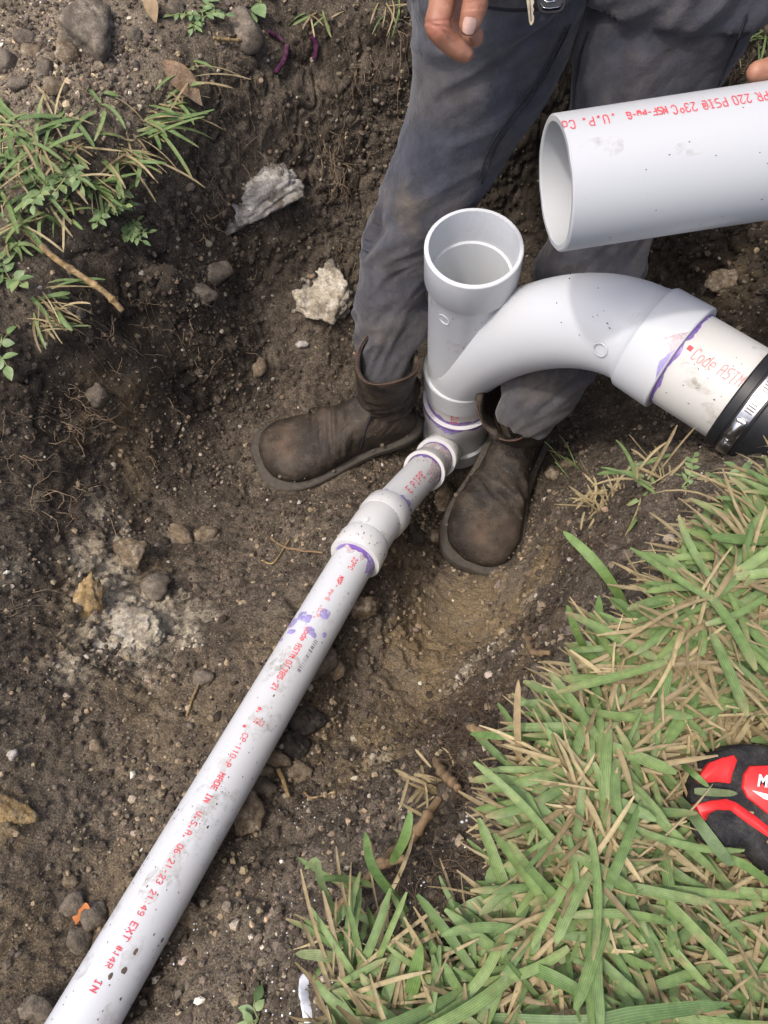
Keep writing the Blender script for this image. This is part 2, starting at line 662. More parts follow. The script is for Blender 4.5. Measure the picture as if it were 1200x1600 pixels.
m_soil, nt, b = new_mat("soil")
n_big = noise_tex(nt, 16, 5, .6)
n_mid = noise_tex(nt, 85, 5, .65)
n_fine = noise_tex(nt, 420, 4, .7)
c1 = ramp(nt, n_mid.outputs[0], [(.32, (.034, .026, .020)), (.50, (.115, .091, .067)), (.68, (.25, .20, .15))]).outputs[0]
c2 = ramp(nt, n_fine.outputs[0], [(.36, (.030, .024, .018)), (.52, (.118, .097, .073)), (.66, (.37, .31, .235))]).outputs[0]
col = mix(nt, .5, c1, c2)
big = ramp(nt, n_big.outputs[0], [(.35, .62), (.65, 1.25)])
col = mix(nt, 1.0, col, big.outputs[0], 'MULTIPLY')
hum_shade = mix(nt, attr(nt, 'humus_shade').outputs['Fac'], col, (.055, .044, .034))
sand_c = ramp(nt, n_fine.outputs[0], [(.3, (.17, .122, .064)), (.6, (.36, .265, .145)), (.75, (.54, .42, .27))]).outputs[0]
s_f = nt.nodes.new('ShaderNodeMath'); s_f.operation = 'MULTIPLY'
nt.links.new(attr(nt, 'sand').outputs['Fac'], s_f.inputs[0])
sr = ramp(nt, n_mid.outputs[0], [(.34, .35), (.56, 1.0)])
nt.links.new(sr.outputs[0], s_f.inputs[1])
dry_c = ramp(nt, n_fine.outputs[0], [(.34, (.125, .100, .070)), (.52, (.27, .220, .158)), (.68, (.46, .385, .285))]).outputs[0]
hum_shade = mix(nt, attr(nt, 'dry').outputs['Fac'], hum_shade, dry_c)
hum_shade = mix(nt, s_f.outputs[0], hum_shade, sand_c)
chalk_c = ramp(nt, n_fine.outputs[0], [(.3, (.30, .24, .155)), (.55, (.60, .53, .40)), (.75, (.74, .68, .56))]).outputs[0]
k_f = nt.nodes.new('ShaderNodeMath'); k_f.operation = 'MULTIPLY'
nt.links.new(attr(nt, 'chalk').outputs['Fac'], k_f.inputs[0])
kr = ramp(nt, n_mid.outputs[0], [(.36, .35), (.50, 1.0)])
nt.links.new(kr.outputs[0], k_f.inputs[1])
hum_shade = mix(nt, k_f.outputs[0], hum_shade, chalk_c)
# specks: scattered pale and tan grains
vor = nd(nt, 'ShaderNodeTexVoronoi', Scale=330.0)
tcs = nt.nodes.new('ShaderNodeTexCoord')
nt.links.new(tcs.outputs['Object'], vor.inputs['Vector'])
sep = nt.nodes.new('ShaderNodeSeparateColor')
nt.links.new(vor.outputs['Color'], sep.inputs[0])
sel = ramp(nt, sep.outputs[0], [(.91, 0), (.93, 1)])
dot = ramp(nt, vor.outputs['Distance'], [(.28, 1), (.40, 0)])
sp = nt.nodes.new('ShaderNodeMath'); sp.operation = 'MULTIPLY'
nt.links.new(sel.outputs[0], sp.inputs[0]); nt.links.new(dot.outputs[0], sp.inputs[1])
spc = ramp(nt, sep.outputs[1], [(.2, (.14, .10, .06)), (.6, (.25, .19, .12)), (.95, (.38, .33, .26))])
col = mix(nt, sp.outputs[0], hum_shade, spc.outputs[0])
turf_c = ramp(nt, n_mid.outputs[0], [(.35, (.07, .055, .03)), (.5, (.10, .115, .045)), (.65, (.20, .17, .09))]).outputs[0]
col = mix(nt, attr(nt, 'turf').outputs['Fac'], col, turf_c)
nt.links.new(col, b.inputs['Base Color'])
b.inputs['Roughness'].default_value = .95
b.inputs['Specular IOR Level'].default_value = .15
bump(nt, b, n_fine.outputs[0], 1.0, .004)

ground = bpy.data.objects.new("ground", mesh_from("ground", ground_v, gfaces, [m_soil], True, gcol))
COL.objects.link(ground)
ground['kind'] = 'structure'
ground['label'] = "dark crumbly soil of the dug pit, its walls and the lawn around it"
# ------------------------------------------------------------------ plastic, rubber and steel
def pvc(name, base, rough=.34, dirt=.5):
    m, nt, b = new_mat(name)
    big = noise_tex(nt, 9, 4, .6)
    fine = noise_tex(nt, 210, 3, .7)
    smear = ramp(nt, big.outputs[0], [(.45, 0), (.75, .32 * dirt)])
    c = mix(nt, smear.outputs[0], base, (.48, .42, .33))
    speck = ramp(nt, fine.outputs[0], [(.66, 0), (.74, .55 * dirt)])
    c = mix(nt, speck.outputs[0], c, (.20, .15, .10))
    nt.links.new(c, b.inputs['Base Color'])
    rr = ramp(nt, big.outputs[0], [(.3, rough - .06), (.7, rough + .16)])
    nt.links.new(rr.outputs[0], b.inputs['Roughness'])
    b.inputs['Specular IOR Level'].default_value = .45
    bump(nt, b, fine.outputs[0], .05, .0004)
    return m


m_fit = pvc("fitting_plastic", (.57, .59, .605), .30, .15)
m_fit2 = pvc("fitting_plastic_dirty", (.62, .63, .625), .36, .9)
m_pipe = pvc("pipe_plastic", (.60, .62, .635), .38, .65)
m_pipe_held = pvc("pipe_plastic_held", (.46, .475, .485), .36, .25)
m_pipe_cream = pvc("pipe_plastic_cream", (.57, .565, .535), .42, .4)


def flat_mat(name, c, rough=.6, spec=.3, metal=0.0):
    m, nt, b = new_mat(name)
    n = noise_tex(nt, 120, 3, .6)
    r = ramp(nt, n.outputs[0], [(.3, tuple(x * .8 for x in c)), (.7, tuple(min(1, x * 1.2) for x in c))])
    nt.links.new(r.outputs[0], b.inputs['Base Color'])  # crumbs take the same dark tone, painted shade included
    b.inputs['Roughness'].default_value = rough
    b.inputs['Specular IOR Level'].default_value = spec
    b.inputs['Metallic'].default_value = metal
    return m


m_red = flat_mat("red_ink", (.72, .10, .12), .6, .2)
m_red_faint = flat_mat("faded_red_ink", (.70, .28, .28), .6, .2)
m_purple = flat_mat("purple_primer", (.20, .105, .42), .35, .4)
m_lilac = flat_mat("thin_purple_primer", (.36, .30, .62), .4, .4)
m_pinkish = flat_mat("pinkish_primer", (.66, .50, .52), .5, .3)
for mm, lo, hi in ((m_purple, .55, 1.0), (m_lilac, .30, .95), (m_pinkish, .15, .8)):     # thin, uneven film
    nt = mm.node_tree
    an = noise_tex(nt, 130, 4, .65)
    ar = ramp(nt, an.outputs[0], [(.36, lo), (.62, hi)])
    nt.links.new(ar.outputs[0], nt.nodes['Principled BSDF'].inputs['Alpha'])
m_bar = flat_mat("grey_print", (.16, .16, .17), .6, .2)
m_dirt = flat_mat("dirt_fleck", (.13, .10, .075), .9, .1)
m_rubber = flat_mat("black_rubber", (.014, .015, .017), .45, .4)
m_steel = flat_mat("steel", (.62, .62, .62), .28, .5, 1.0)


# ------------------------------------------------------------------ pipe building
class Cyl:
    """a straight pipe: origin, axis, radius, and the side that faces the sky"""
    def __init__(self, o, a, r, ref=None):
        self.o = np.asarray(o, float)
        self.r = r
        ref = np.asarray(ref, float) if ref is not None else CAM - (self.o + unit(a) * .15)
        self.a, self.n, self.b = frame_for(a, ref)

    def at(self, s, th, r=None, lift=0.0):
        r = (self.r if r is None else r) + lift
        s = np.asarray(s, float)[..., None]
        th = np.asarray(th, float)[..., None]
        return self.o + self.a * s + r * (np.cos(th) * self.n + np.sin(th) * self.b)


def lathe(cyl, prof, n=56):
    """closed profile of (s, r) pairs turned round the pipe's axis"""
    th = np.linspace(0, 2 * math.pi, n, endpoint=False)
    rings = [cyl.at(np.full(n, s), th, r) for s, r in prof]
    v = np.concatenate(rings)
    f = []
    m = len(prof)
    for i in range(m):
        k2 = (i + 1) % m
        for j in range(n):
            k = (j + 1) % n
            f.append((i * n + j, i * n + k, k2 * n + k, k2 * n + j))
    return v, f


def sharp(o, ang=32):
    me = o.data
    me.polygons.foreach_set('use_smooth', [True] * len(me.polygons))
    bm = bmesh.new()
    bm.from_mesh(me)
    bmesh.ops.recalc_face_normals(bm, faces=bm.faces)
    for e in bm.edges:
        if len(e.link_faces) == 2 and e.calc_face_angle(0) > R(ang):
            e.smooth = False
    bm.to_mesh(me)
    bm.free()
    return o


def ring_prof(s0, s1, ro, ri, bev=.0015):
    return [(s0, ri + bev), (s0, ro - bev), (s0 + bev, ro), (s1 - bev, ro), (s1, ro - bev), (s1, ri + bev), (s1 - bev, ri), (s0 + bev, ri)]


def band(cyl, s0, s1, parent, mat, name="primer_ring", lift=.0004, jag=.3, th0=-math.pi, th1=math.pi, seed=0, r=None):
    """a thin smeared band of primer with an uneven edge"""
    n = 90
    th = np.linspace(th0, th1, n)
    p = np.column_stack([np.cos(th) * 2.2, np.sin(th) * 2.2, np.full(n, seed * 3.7)])
    e = fbm(p * 1.7, 3, seed) * jag * (s1 - s0) * 1.6
    fade = np.clip(np.minimum(th - th0, th1 - th) / .35, 0, 1) if th1 - th0 < 6 else 1
    a = np.full(n, s0)
    c = s0 + (s1 - s0 + e) * fade
    if s1 > s0:
        c = np.maximum(c, s0 + .0003)
    else:
        c = np.minimum(c, s0 - .0003)
    v = np.concatenate([cyl.at(a, th, r, lift), cyl.at(c, th, r, lift)])
    f = [(i, i + 1, n + i + 1, n + i) for i in range(n - 1)]
    return part(name, v, f, mat, parent)


def blot(cyl, s, th, rad, seed=0, lift=.0004, el=1.0, n=26):
    """an irregular spot lying on the pipe"""
    a = np.linspace(0, 2 * math.pi, n, endpoint=False)
    rr = rad * (1 + .38 * fbm(np.column_stack([np.cos(a) * 1.3, np.sin(a) * 1.3, np.full(n, seed * 1.93)]), 3, seed))
    v = [cyl.at(s, th, None, lift)]
    for k in (.5, 1.0):
        v += list(cyl.at(s + rr * k * np.cos(a) * el, th + rr * k * np.sin(a) / cyl.r, None, lift * (1 if k < 1 else .6)))
    f = [(0, 1 + i, 1 + (i + 1) % n) for i in range(n)]
    f += [(1 + i, 1 + n + i, 1 + n + (i + 1) % n, 1 + (i + 1) % n) for i in range(n)]
    return np.array(v), f


def flecks(cyl, s0, s1, count, parent, seed, big=.0016, name="dirt_flecks", spread=1.35, mat=None):
    r2 = np.random.default_rng(seed)
    lst = []
    for i in range(count):
        rad = .0005 + (big - .0005) * r2.random() ** 3.2
        lst.append(blot(cyl, r2.uniform(s0, s1), r2.normal(0, .75) if spread < 3 else r2.uniform(-3, 3), rad, i + seed, .0003, 1 + r2.random() * .9, 9))
    v, f = join(lst)
    o = part(name, v, f, mat or m_dirt, parent)
    o['kind'] = 'stuff'
    return o


# dotted jet-print letters, five by seven
GLYPH = {
    'A': "0E 11 11 1F 11 11 11", 'B': "1E 11 11 1E 11 11 1E", 'C': "0E 11 10 10 10 11 0E", 'D': "1E 11 11 11 11 11 1E", 'E': "1F 10 10 1E 10 10 1F", 'F': "1F 10 10 1E 10 10 10",
    'G': "0E 11 10 17 11 11 0F", 'I': "0E 04 04 04 04 04 0E", 'M': "11 1B 15 15 11 11 11", 'N': "11 19 15 15 13 11 11", 'P': "1E 11 11 1E 10 10 10", 'R': "1E 11 11 1E 14 12 11",
    'S': "0F 10 10 0E 01 01 1E", 'T': "1F 04 04 04 04 04 04", 'U': "11 11 11 11 11 11 0E", 'X': "11 11 0A 04 0A 11 11", 'O': "0E 11 11 11 11 11 0E", 'K': "11 12 14 18 14 12 11", 'L': "10 10 10 10 10 10 1F",
    'V': "11 11 11 11 11 0A 04", 'W': "11 11 11 15 15 1B 11", 'a': "00 00 0E 01 0F 11 0F", 'c': "00 00 0E 10 10 10 0E", 'd': "01 01 0F 11 11 11 0F", 'e': "00 00 0E 11 1F 10 0E", 'o': "00 00 0E 11 11 11 0E", 'p': "00 00 1E 11 1E 10 10", 'w': "00 00 11 11 15 15 0A",
    '0': "0E 11 11 11 11 11 0E", '1': "04 0C 04 04 04 04 04", '2': "0E 11 01 02 04 08 1F", '3': "0E 11 01 06 01 11 0E", '4': "02 06 0A 12 1F 02 02", '5': "1F 10 1E 01 01 11 0E", '6': "0E 10 10 1E 11 11 0E", '7': "1F 01 02 02 04 04 04",
    '8': "0E 11 11 0E 11 11 0E", '9': "0E 11 11 0F 01 01 0E", '-': "00 00 00 0E 00 00 00", '.': "00 00 00 00 00 0C 0C", ':': "00 04 00 00 00 04 00", '#': "0A 0A 1F 0A 1F 0A 0A", '@': "0E 11 17 15 17 10 0E", '^': "0C 12 12 0C 00 00 00", ' ': "00 00 00 00 00 00 00",
    '[': "1F 11 15 1B 15 11 1F", '%': "00 0A 15 0A 15 0A 00",
}


def strokes(ch):
    rows = [int(h, 16) for h in GLYPH[ch].split()]
    on = {(x, 6 - y) for y, r in enumerate(rows) for x in range(5) if r >> (4 - x) & 1}
    seg = []
    for (x, y) in on:
        got = False
        for dx, dy in ((1, 0), (0, 1)):
            if (x + dx, y + dy) in on:
                seg.append(((x, y), (x + dx, y + dy)))
        for dx, dy in ((1, 1), (1, -1)):
            if (x + dx, y + dy) in on and (x + dx, y) not in on and (x, y + dy) not in on:
                seg.append(((x, y), (x + dx, y + dy)))
    linked = {p for s_ in seg for p in s_}
    for p in on - linked:
        seg.append((p, (p[0] + .01, p[1])))
    return seg


def lettering(text, cyl, s0, sign, th0, h, parent, mat, gap=1.35, lean=0.0, seed=0, weight=.42, lift=.0005, name="red_lettering", asp=1.0):
    """letters of height h along the pipe from s0, reading along sign * axis"""
    read = cyl.a * sign
    up_sign = 1 if np.cross(cyl.n, read) @ cyl.b > 0 else -1
    u = h / 6.0
    r2 = np.random.default_rng(seed)
    x = 0.0
    ua = u * asp
    lst = []
    for ch in text:
        for (ax, ay), (bx, by) in strokes(ch):
            p, q_ = np.array([ax * ua, ay * u]), np.array([bx * ua, by * u])
            p = p + r2.normal(0, .06 * u, 2)
            q_ = q_ + r2.normal(0, .06 * u, 2)
            d = q_ - p
            d = d / (np.linalg.norm(d) + 1e-9)
            w = min(u, ua * 1.25) * weight * r2.uniform(.8, 1.15)
            pr = np.array([-d[1], d[0]]) * w
            p, q_ = p - d * w, q_ + d * w
            quad = np.array([p - pr, q_ - pr, q_ + pr, p + pr])
            ss = s0 + sign * (x + quad[:, 0] + quad[:, 1] * lean)
            tt = th0 + up_sign * (quad[:, 1] - h / 2) / cyl.r
            lst.append((cyl.at(ss, tt, None, lift + r2.uniform(0, .00012)), [(0, 1, 2, 3)]))
        x += ua * (5 + gap) if ch != ' ' else ua * 4.2
    v, f = join(lst)
    return part(name, v, f, mat, parent)


# ------------------------------------------------------------------ the glued drain assembly
TOP = P(740.5, 386, .975)
LOW = P(723, 574, 1.245)
RA = unit(LOW - TOP)
riser = Cyl(TOP, RA, .0572)
L_low = float(np.linalg.norm(LOW - TOP))
drain = thing("drain_pipe_assembly", "white glued drain line with upright open tee, standing in the pit between two boots",
              "drain pipe", TOP + RA * (L_low + .3))
# upright sweep tee: top socket, body, bottom socket, swept arm and arm socket
tee_v, tee_f = lathe(riser, [(0, .0578), (0, .0622), (.0012, .0633), (.056, .0633), (.0635, .0580), (.066, .0572), (L_low + .004, .0572), (L_low + .004, .052), (.058, .0515), (.0555, .0520), (.0545, .0555), (.003, .0572)])
tee = sharp(part("sweep_tee", tee_v, tee_f, m_fit, drain), 40)
H0, H1 = P(1004, 525, .905), P(1062, 560, .885)
arm_dir = unit(unit(P(1160, 620, .862) - H0))
o0 = TOP + RA * (L_low - .055)
up = -RA
flat = arm_dir - up * (arm_dir @ up)
flat = unit(flat)
ctl = [o0 - flat * .0, o0 + up * .075 + flat * .018, None, None]
fwd = unit((CAM - o0) - up * ((CAM - o0) @ up))
b0, b1, b2, b3 = TOP + RA * (L_low + .006) + fwd * .005, TOP + RA * (L_low - .078) + flat * .016 + fwd * .006, H0 - arm_dir * .112 - np.array([0, 0, .006]), H0 + arm_dir * .004
tt = np.linspace(0, 1, 34)[:, None]
arm_pts = (1 - tt) ** 3 * b0 + 3 * (1 - tt) ** 2 * tt * b1 + 3 * (1 - tt) * tt ** 2 * b2 + tt ** 3 * b3
av, af = tube(arm_pts, np.linspace(.0560, .0588, 34), 56, True, ref=np.cross(flat, up))
arm = part("swept_arm", av, af, m_fit, drain)
sharp(arm, 50)
armc = Cyl(H0, arm_dir, .0575)
v, f = lathe(armc, [(-.012, .0500), (-.006, .0586), (-.001, .0596), (.0045, .0640), (.008, .0644), (.051, .0655), (.0522, .0645), (.0522, .0578), (.002, .0570)])
sharp(part("arm_socket", v, f, m_fit, drain), 30)
v, f = lathe(riser, [(L_low - .001, .0575), (L_low - .001, .0628), (L_low + .0015, .0642), (L_low + .053, .0625), (L_low + .0545, .0612), (L_low + .0545, .0575)])
sock = sharp(part("bottom_socket", v, f, m_fit, drain), 30)
# rows of small raised marks on the bottom socket, too worn to read
lst = []
r2 = np.random.default_rng(4)
for row in range(3):
    for k in range(9):
        th = .95 - k * .085 + r2.uniform(-.01, .01)
        s = L_low + .014 + row * .009
        c = Cyl(riser.o, riser.a, .0640 - .00004 * row)
        lst.append(blot(c, s, th, .0022, row * 11 + k, .0005, .8, 8))
v, f = join(lst)
mk = part("raised_marks", v, f, m_fit, drain)
mk['kind'] = 'stuff'


def disc_mark(cyl, s, th, rad, parent, el=1.0):
    """a raised injection mark: a thin oval ring standing off the surface"""
    n, m = 28, 6
    a = np.linspace(0, 2 * math.pi, n, endpoint=False)
    rings = []
    for k in range(m):
        t = 2 * math.pi * k / m
        rr = rad + .0009 * math.cos(t)
        lf = .0003 + .0007 * math.sin(t)
        rings.append(cyl.at(s + rr * np.cos(a) * el, th + rr * np.sin(a) / cyl.r, None, lf))
    rings.append(rings[0])
    v, f = loft(rings, False)
    return part("mould_mark", v, f, m_fit, parent)


disc_mark(riser, .092, .58, .0085, drain)
disc_mark(riser, L_low - .03, .55, .0085, drain)
# stub under the tee, then the small wye fitting
stub = Cyl(TOP + RA * (L_low + .05), RA, .0571)
v, f = lathe(stub, [(0, .0571), (.06, .0571), (.06, .051), (0, .051)])
st = sharp(part("stub_pipe", v, f, m_pipe_cream, drain))
lettering("STD", stub, .040, -1, .10, .0105, st, m_red, seed=3, weight=.5)
band(stub, .046, .034, st, m_purple, seed=5, jag=.5)
wy = Cyl(TOP + RA * (L_low + .096), RA, .062)
v, f = lathe(wy, [(0, .0572), (0, .0632), (.0015, .0645), (.040, .0640), (.050, .0590), (.118, .0590), (.124, .0635), (.165, .0640), (.166, .0575), (.004, .0570)])
wye = sharp(part("wye_fitting", v, f, m_fit2, drain), 30)
band(Cyl(wy.o, RA, .0645), 0.0, .007, wye, m_purple, seed=8, jag=.8, lift=.0006)
band(Cyl(wy.o, RA, .0645), .005, .016, wye, m_lilac, seed=9, jag=1.1, lift=.0005, th0=-.2, th1=1.1)
# the smaller line: branch socket, reducer, short pipe, elbow, long pipe
EP = P(583, 825, 1.125)
WP = TOP + RA * (L_low + .096 + .150)
d1 = unit(EP - WP)
L1 = float(np.linalg.norm(EP - WP))
far_end = P(130, 1600, .69)
d2 = unit(far_end - EP)
L2 = float(np.linalg.norm(far_end - EP)) + .55
br = Cyl(WP, d1, .0345, ref=CAM - WP)
v, f = lathe(br, [(.02, .0340), (.088, .0340), (.092, .0365), (.126, .0385), (.128, .0375), (.128, .0318), (.126, .0300), (.02, .0300)])
bs = sharp(part("branch_socket", v, f, m_fit2, drain), 30)
flecks(Cyl(WP, d1, .0378, ref=CAM - WP), .096, .124, 16, bs, 3, .0020)
v, f = lathe(br, [(.120, .0312), (.158, .0312), (.164, .0350), (.190, .0378), (.1915, .0370), (.1915, .0320), (.188, .0300), (.120, .0290)])
red_ = sharp(part("reducing_socket", v, f, m_fit2, drain), 30)
band(Cyl(WP, d1, .0312, ref=CAM - WP), .1285, .134, red_, m_purple, seed=12, jag=1.2)
band(Cyl(WP, d1, .0312, ref=CAM - WP), .130, .152, red_, m_pinkish, seed=13, jag=1.4, th0=-1.1, th1=1.2, lift=.0003)
flecks(Cyl(WP, d1, .0312, ref=CAM - WP), .13, .156, 14, red_, 5, .0016)
p1 = Cyl(WP, d1, .0301, ref=CAM - WP)
v, f = lathe(p1, [(.180, .0301), (L1 - .03, .0301), (L1 - .03, .026), (.180, .026)])
sp1 = sharp(part("short_pipe", v, f, m_pipe, drain))
band(p1, .190, .199, sp1, m_purple, seed=15, jag=1.3)
band(p1, .191, .22, sp1, m_pinkish, seed=16, jag=1.2, th0=-1.2, th1=.2, lift=.0003)
lettering("E PIPE", p1, L1 - .096, -1, -.05, .0115, sp1, m_red, seed=21, gap=1.9)
lettering("%%", p1, L1 - .158, -1, .1, .006, sp1, m_red_faint, seed=23)
flecks(p1, .2, L1 - .05, 16, sp1, 9, .0014)
band(p1, L1 - .058, L1 - .070, sp1, m_lilac, seed=18, jag=1.2)
# elbow: two sockets and a bent throat
c1_, c2_ = Cyl(EP, -d1, .0345, ref=CAM - EP), Cyl(EP, d2, .0345, ref=CAM - EP)
s_ = np.linspace(0, 1, 12)[:, None]
a0, a2 = EP - d1 * .030, EP + d2 * .034
ev_, ef_ = tube((1 - s_) ** 2 * a0 + 2 * s_ * (1 - s_) * EP + s_ ** 2 * a2, .0345, 48, True, ref=CAM - EP)
elbow = part("elbow", ev_, ef_, m_fit2, drain)
sharp(elbow, 50)
v, f = lathe(c1_, [(.022, .0345), (.030, .0372), (.056, .0380), (.058, .0370), (.058, .0303), (.022, .0300)])
sharp(part("elbow_socket", v, f, m_fit2, elbow), 30)
v, f = lathe(c2_, [(.026, .0345), (.034, .0372), (.064, .0382), (.0662, .0372), (.0662, .0303), (.026, .0300)])
sharp(part("elbow_socket", v, f, m_fit2, elbow), 30)
flecks(Cyl(EP - d1 * .03, d2 + d1, .0348, ref=CAM - EP), .0, .06, 34, elbow, 31, .0013)
flecks(Cyl(EP, d2, .0380, ref=CAM - EP), .036, .062, 18, elbow, 33, .0016)
flecks(Cyl(EP, -d1, .0378, ref=CAM - EP), .034, .056, 10, elbow, 34, .0016, mat=m_lilac)
v, f = blot(Cyl(EP, d2, .0347, ref=CAM - EP), .018, .42, .0032, 3, .0012, 1.6)
part("mould_mark", v, f, m_fit2, elbow)
p2 = Cyl(EP, d2, .0301, ref=CAM - (EP + d2 * .35))
v, f = lathe(p2, [(.05, .0301), (L2, .0301), (L2, .026), (.05, .026)])
long_pipe = sharp(part("long_pipe", v, f, m_pipe, drain))
band(p2, .066, .072, long_pipe, m_purple, seed=25, jag=1.2)
band(p2, .067, .092, long_pipe, m_lilac, seed=26, jag=1.0, th0=-1.35, th1=-.35)
band(p2, .067, .080, long_pipe, m_lilac, seed=27, jag=1.0, th0=.75, th1=1.5)
band(p2, .067, .082, long_pipe, m_pinkish, seed=28, jag=1.0, th0=-.6, th1=.9, lift=.0003)

# print on the long pipe, reading down towards the viewer
for txt, s0, t0, h, mt, wt in (("23^C", .086, -.02, .0068, m_red, .5), ("NSF-", .124, .10, .0058, m_red, .7), ("pw-G", .150, .16, .0056, m_red_faint, .7), (".U.P.", .178, .18, .0058, m_red_faint, .6),
                               ("Code ASTM D1785-21", .216, .20, .0068, m_red, .5), ("a.", .338, .22, .0060, m_red, .5), ("[", .352, .02, .0105, m_red_faint, .3), (".", .364, .30, .010, m_red, .6),
                               ("CP-110-P", .374, .22, .0064, m_red, .45), ("MADE IN", .424, .22, .0064, m_red, .5), ("U.S.A.", .470, .20, .0062, m_red, .45), ("06-21-23", .506, .20, .0062, m_red, .42),
                               ("21:49", .553, .20, .0060, m_red, .42), ("EXT", .584, .20, .0068, m_red, .45), ("#14R", .606, .22, .0060, m_red, .42), ("IN", .636, .24, .0066, m_red, .5)):
    lettering(txt, p2, s0, 1, t0, h * .92, long_pipe, mt, gap=1.2, seed=int(s0 * 1000), weight=wt, asp=.88)
r2 = np.random.default_rng(6)
lst = []
for k in range(17):
    s0 = .226 + k * .0030 + r2.uniform(-.0005, .0005)
    w, h = r2.choice([.0006, .001, .0016]), .0055 * r2.uniform(.75, 1.1)
    th = np.array([-h, h, h, -h]) / 2 / .0301 - .32
    lst.append((p2.at(np.array([s0, s0, s0 + w, s0 + w]), th, None, .0005), [(0, 1, 2, 3)]))
v, f = join(lst)
part("grey_bar_print", v, f, m_bar, long_pipe)
for k, (s, th, rad, el) in enumerate([(.204, .52, .0066, 1.0), (.200, .85, .0058, 1.3), (.212, 1.12, .0066, 1.3), (.187, -.08, .0070, 1.05), (.219, .10, .0050, 1.2), (.228, .78, .0040, 1.0), (.227, .98, .003, 1.2),
                                      (.212, -.50, .0030, 1.2), (.222, -.12, .0032, 1.2), (.240, 1.20, .003, 1)]):
    v, f = blot(p2, s, th, rad, 60 + k, .0006 + k * .00003, el)
    part("primer_splash", v, f, m_lilac, long_pipe)
flecks(p2, .09, .70, 90, long_pipe, 51, .0011)
flecks(p2, .42, .68, 12, long_pipe, 53, .0024, name="mud_splash")

m_smear, nt, b = new_mat("mud_film")
n1 = noise_tex(nt, 60, 5, .7)
r1 = ramp(nt, n1.outputs[0], [(.46, 0), (.70, .26)])
nt.links.new(r1.outputs[0], b.inputs['Alpha'])
b.inputs['Base Color'].default_value = (.30, .24, .16, 1)
b.inputs['Roughness'].default_value = .8
r2 = np.random.default_rng(91)


def smears(cyl, s0, s1, count, parent, big):
    lst = []
    for k in range(count):
        lst.append(blot(cyl, r2.uniform(s0, s1), r2.normal(0, .8), big * r2.uniform(.4, 1), 200 + k, .00025 + k * .00001, r2.uniform(1, 2.6), 22))
    v, f = join(lst)
    o = part("mud_smear", v, f, m_smear, parent)
    o["kind"] = "stuff"


smears(p2, .10, .70, 26, long_pipe, .014)
smears(Cyl(EP - d1 * .03, d2 + d1, .0347, ref=CAM - EP), .0, .06, 5, elbow, .014)
smears(p1, .2, L1 - .07, 4, sp1, .012)
smears(riser, .08, L_low - .02, 5, tee, .014)
# ------------------------------------------------------------------ print and wear on the big fitting
arm_pipe = Cyl(H0, arm_dir, .0571)
v, f = lathe(arm_pipe, [(.040, .0571), (.235, .0571), (.235, .051), (.040, .051)])
ap = sharp(part("arm_pipe", v, f, m_pipe_cream, drain))
lettering("Code ASTM D", arm_pipe, .0680, 1, -.22, .0130, ap, m_red_faint, gap=1.4, seed=71, lean=.10, weight=.42, asp=.50)
lettering(".", arm_pipe, .0585, 1, -.34, .012, ap, m_red, seed=72, weight=.8)
band(arm_pipe, .0518, .0550, ap, m_purple, seed=74, jag=1.3)
band(Cyl(H0, arm_dir, .0655), .0508, .040, arm, m_pinkish, seed=75, jag=1.3, th0=-.45, th1=.15)
band(Cyl(H0, arm_dir, .0655), .0508, .0435, arm, m_lilac, seed=76, jag=1.3, th0=-.1, th1=.5, lift=.0006)
smears(arm_pipe, .06, .125, 5, ap, .014)
flecks(arm_pipe, .065, .13, 20, ap, 77, .0009)
flecks(riser, .065, .2, 10, tee, 78, .0009)
flecks(Cyl(H0 - arm_dir * .1, arm_dir, .0590), .0, .09, 16, arm, 79, .0009)
disc_mark(Cyl(H0, arm_dir, .0597), -.022, .66, .0085, drain)

# ------------------------------------------------------------------ rubber coupling on the arm pipe
cpl = thing("rubber_coupling", "black rubber coupling with steel band clamp on the pipe by the lawn edge", "pipe coupling", H0 + arm_dir * .2 - np.array([0, 0, .066]))
cc = Cyl(H0, arm_dir, .0655)
v, f = lathe(cc, [(.128, .0573), (.128, .0615), (.130, .0628), (.140, .0632), (.141, .0622), (.160, .0622), (.162, .0640), (.270, .0650), (.272, .0630), (.272, .0573)])
sharp(part("rubber_sleeve", v, f, m_rubber, cpl), 30)
v, f = lathe(cc, [(.1435, .0624), (.1435, .0634), (.1575, .0634), (.1575, .0624)], 72)
clamp = sharp(part("band_clamp", v, f, m_steel, cpl), 30)
T0 = .50
lst = []
for k in range(32):                                   # slots pressed across the band
    th = -1.15 + k * .052
    if -.34 < th - T0 < .28:
        continue
    s4, t4 = np.array([.146, .146, .155, .155]), np.array([th, th + .022, th + .022 + .01, th + .01])
    lst.append((cc.at(s4, t4, .0634, .0003), [(0, 1, 2, 3)]))
v, f = join(lst)
sl = part("band_slots", v, f, m_bar, clamp)
sl['kind'] = 'stuff'
tan_ = np.cross(cc.a, cc.at(0, T0) - cc.o)
tan_ = unit(tan_)
pc = cc.at(.1505, T0, .0682)
v, f = tube(np.array([pc - tan_ * .013, pc - tan_ * .0125, pc + tan_ * .010, pc + tan_ * .0105]), [.0045, .0058, .0058, .005], 14, True)
part("screw_housing", v, f, m_steel, clamp)
v, f = tube(np.array([pc + tan_ * .010, pc + tan_ * .0165]), [.0042, .0042], 12, True)
part("screw", v, f, m_steel, clamp)
v, f = tube(np.array([pc + tan_ * .0160, pc + tan_ * .0165, pc + tan_ * .0195, pc + tan_ * .0200]), [.005, .0062, .0062, .0052], 6, True)
part("screw_head", v, f, m_steel, clamp, smooth=False)
v, f = lathe(cc, [(.245, .0571), (.62, .0571), (.62, .051), (.245, .051)])
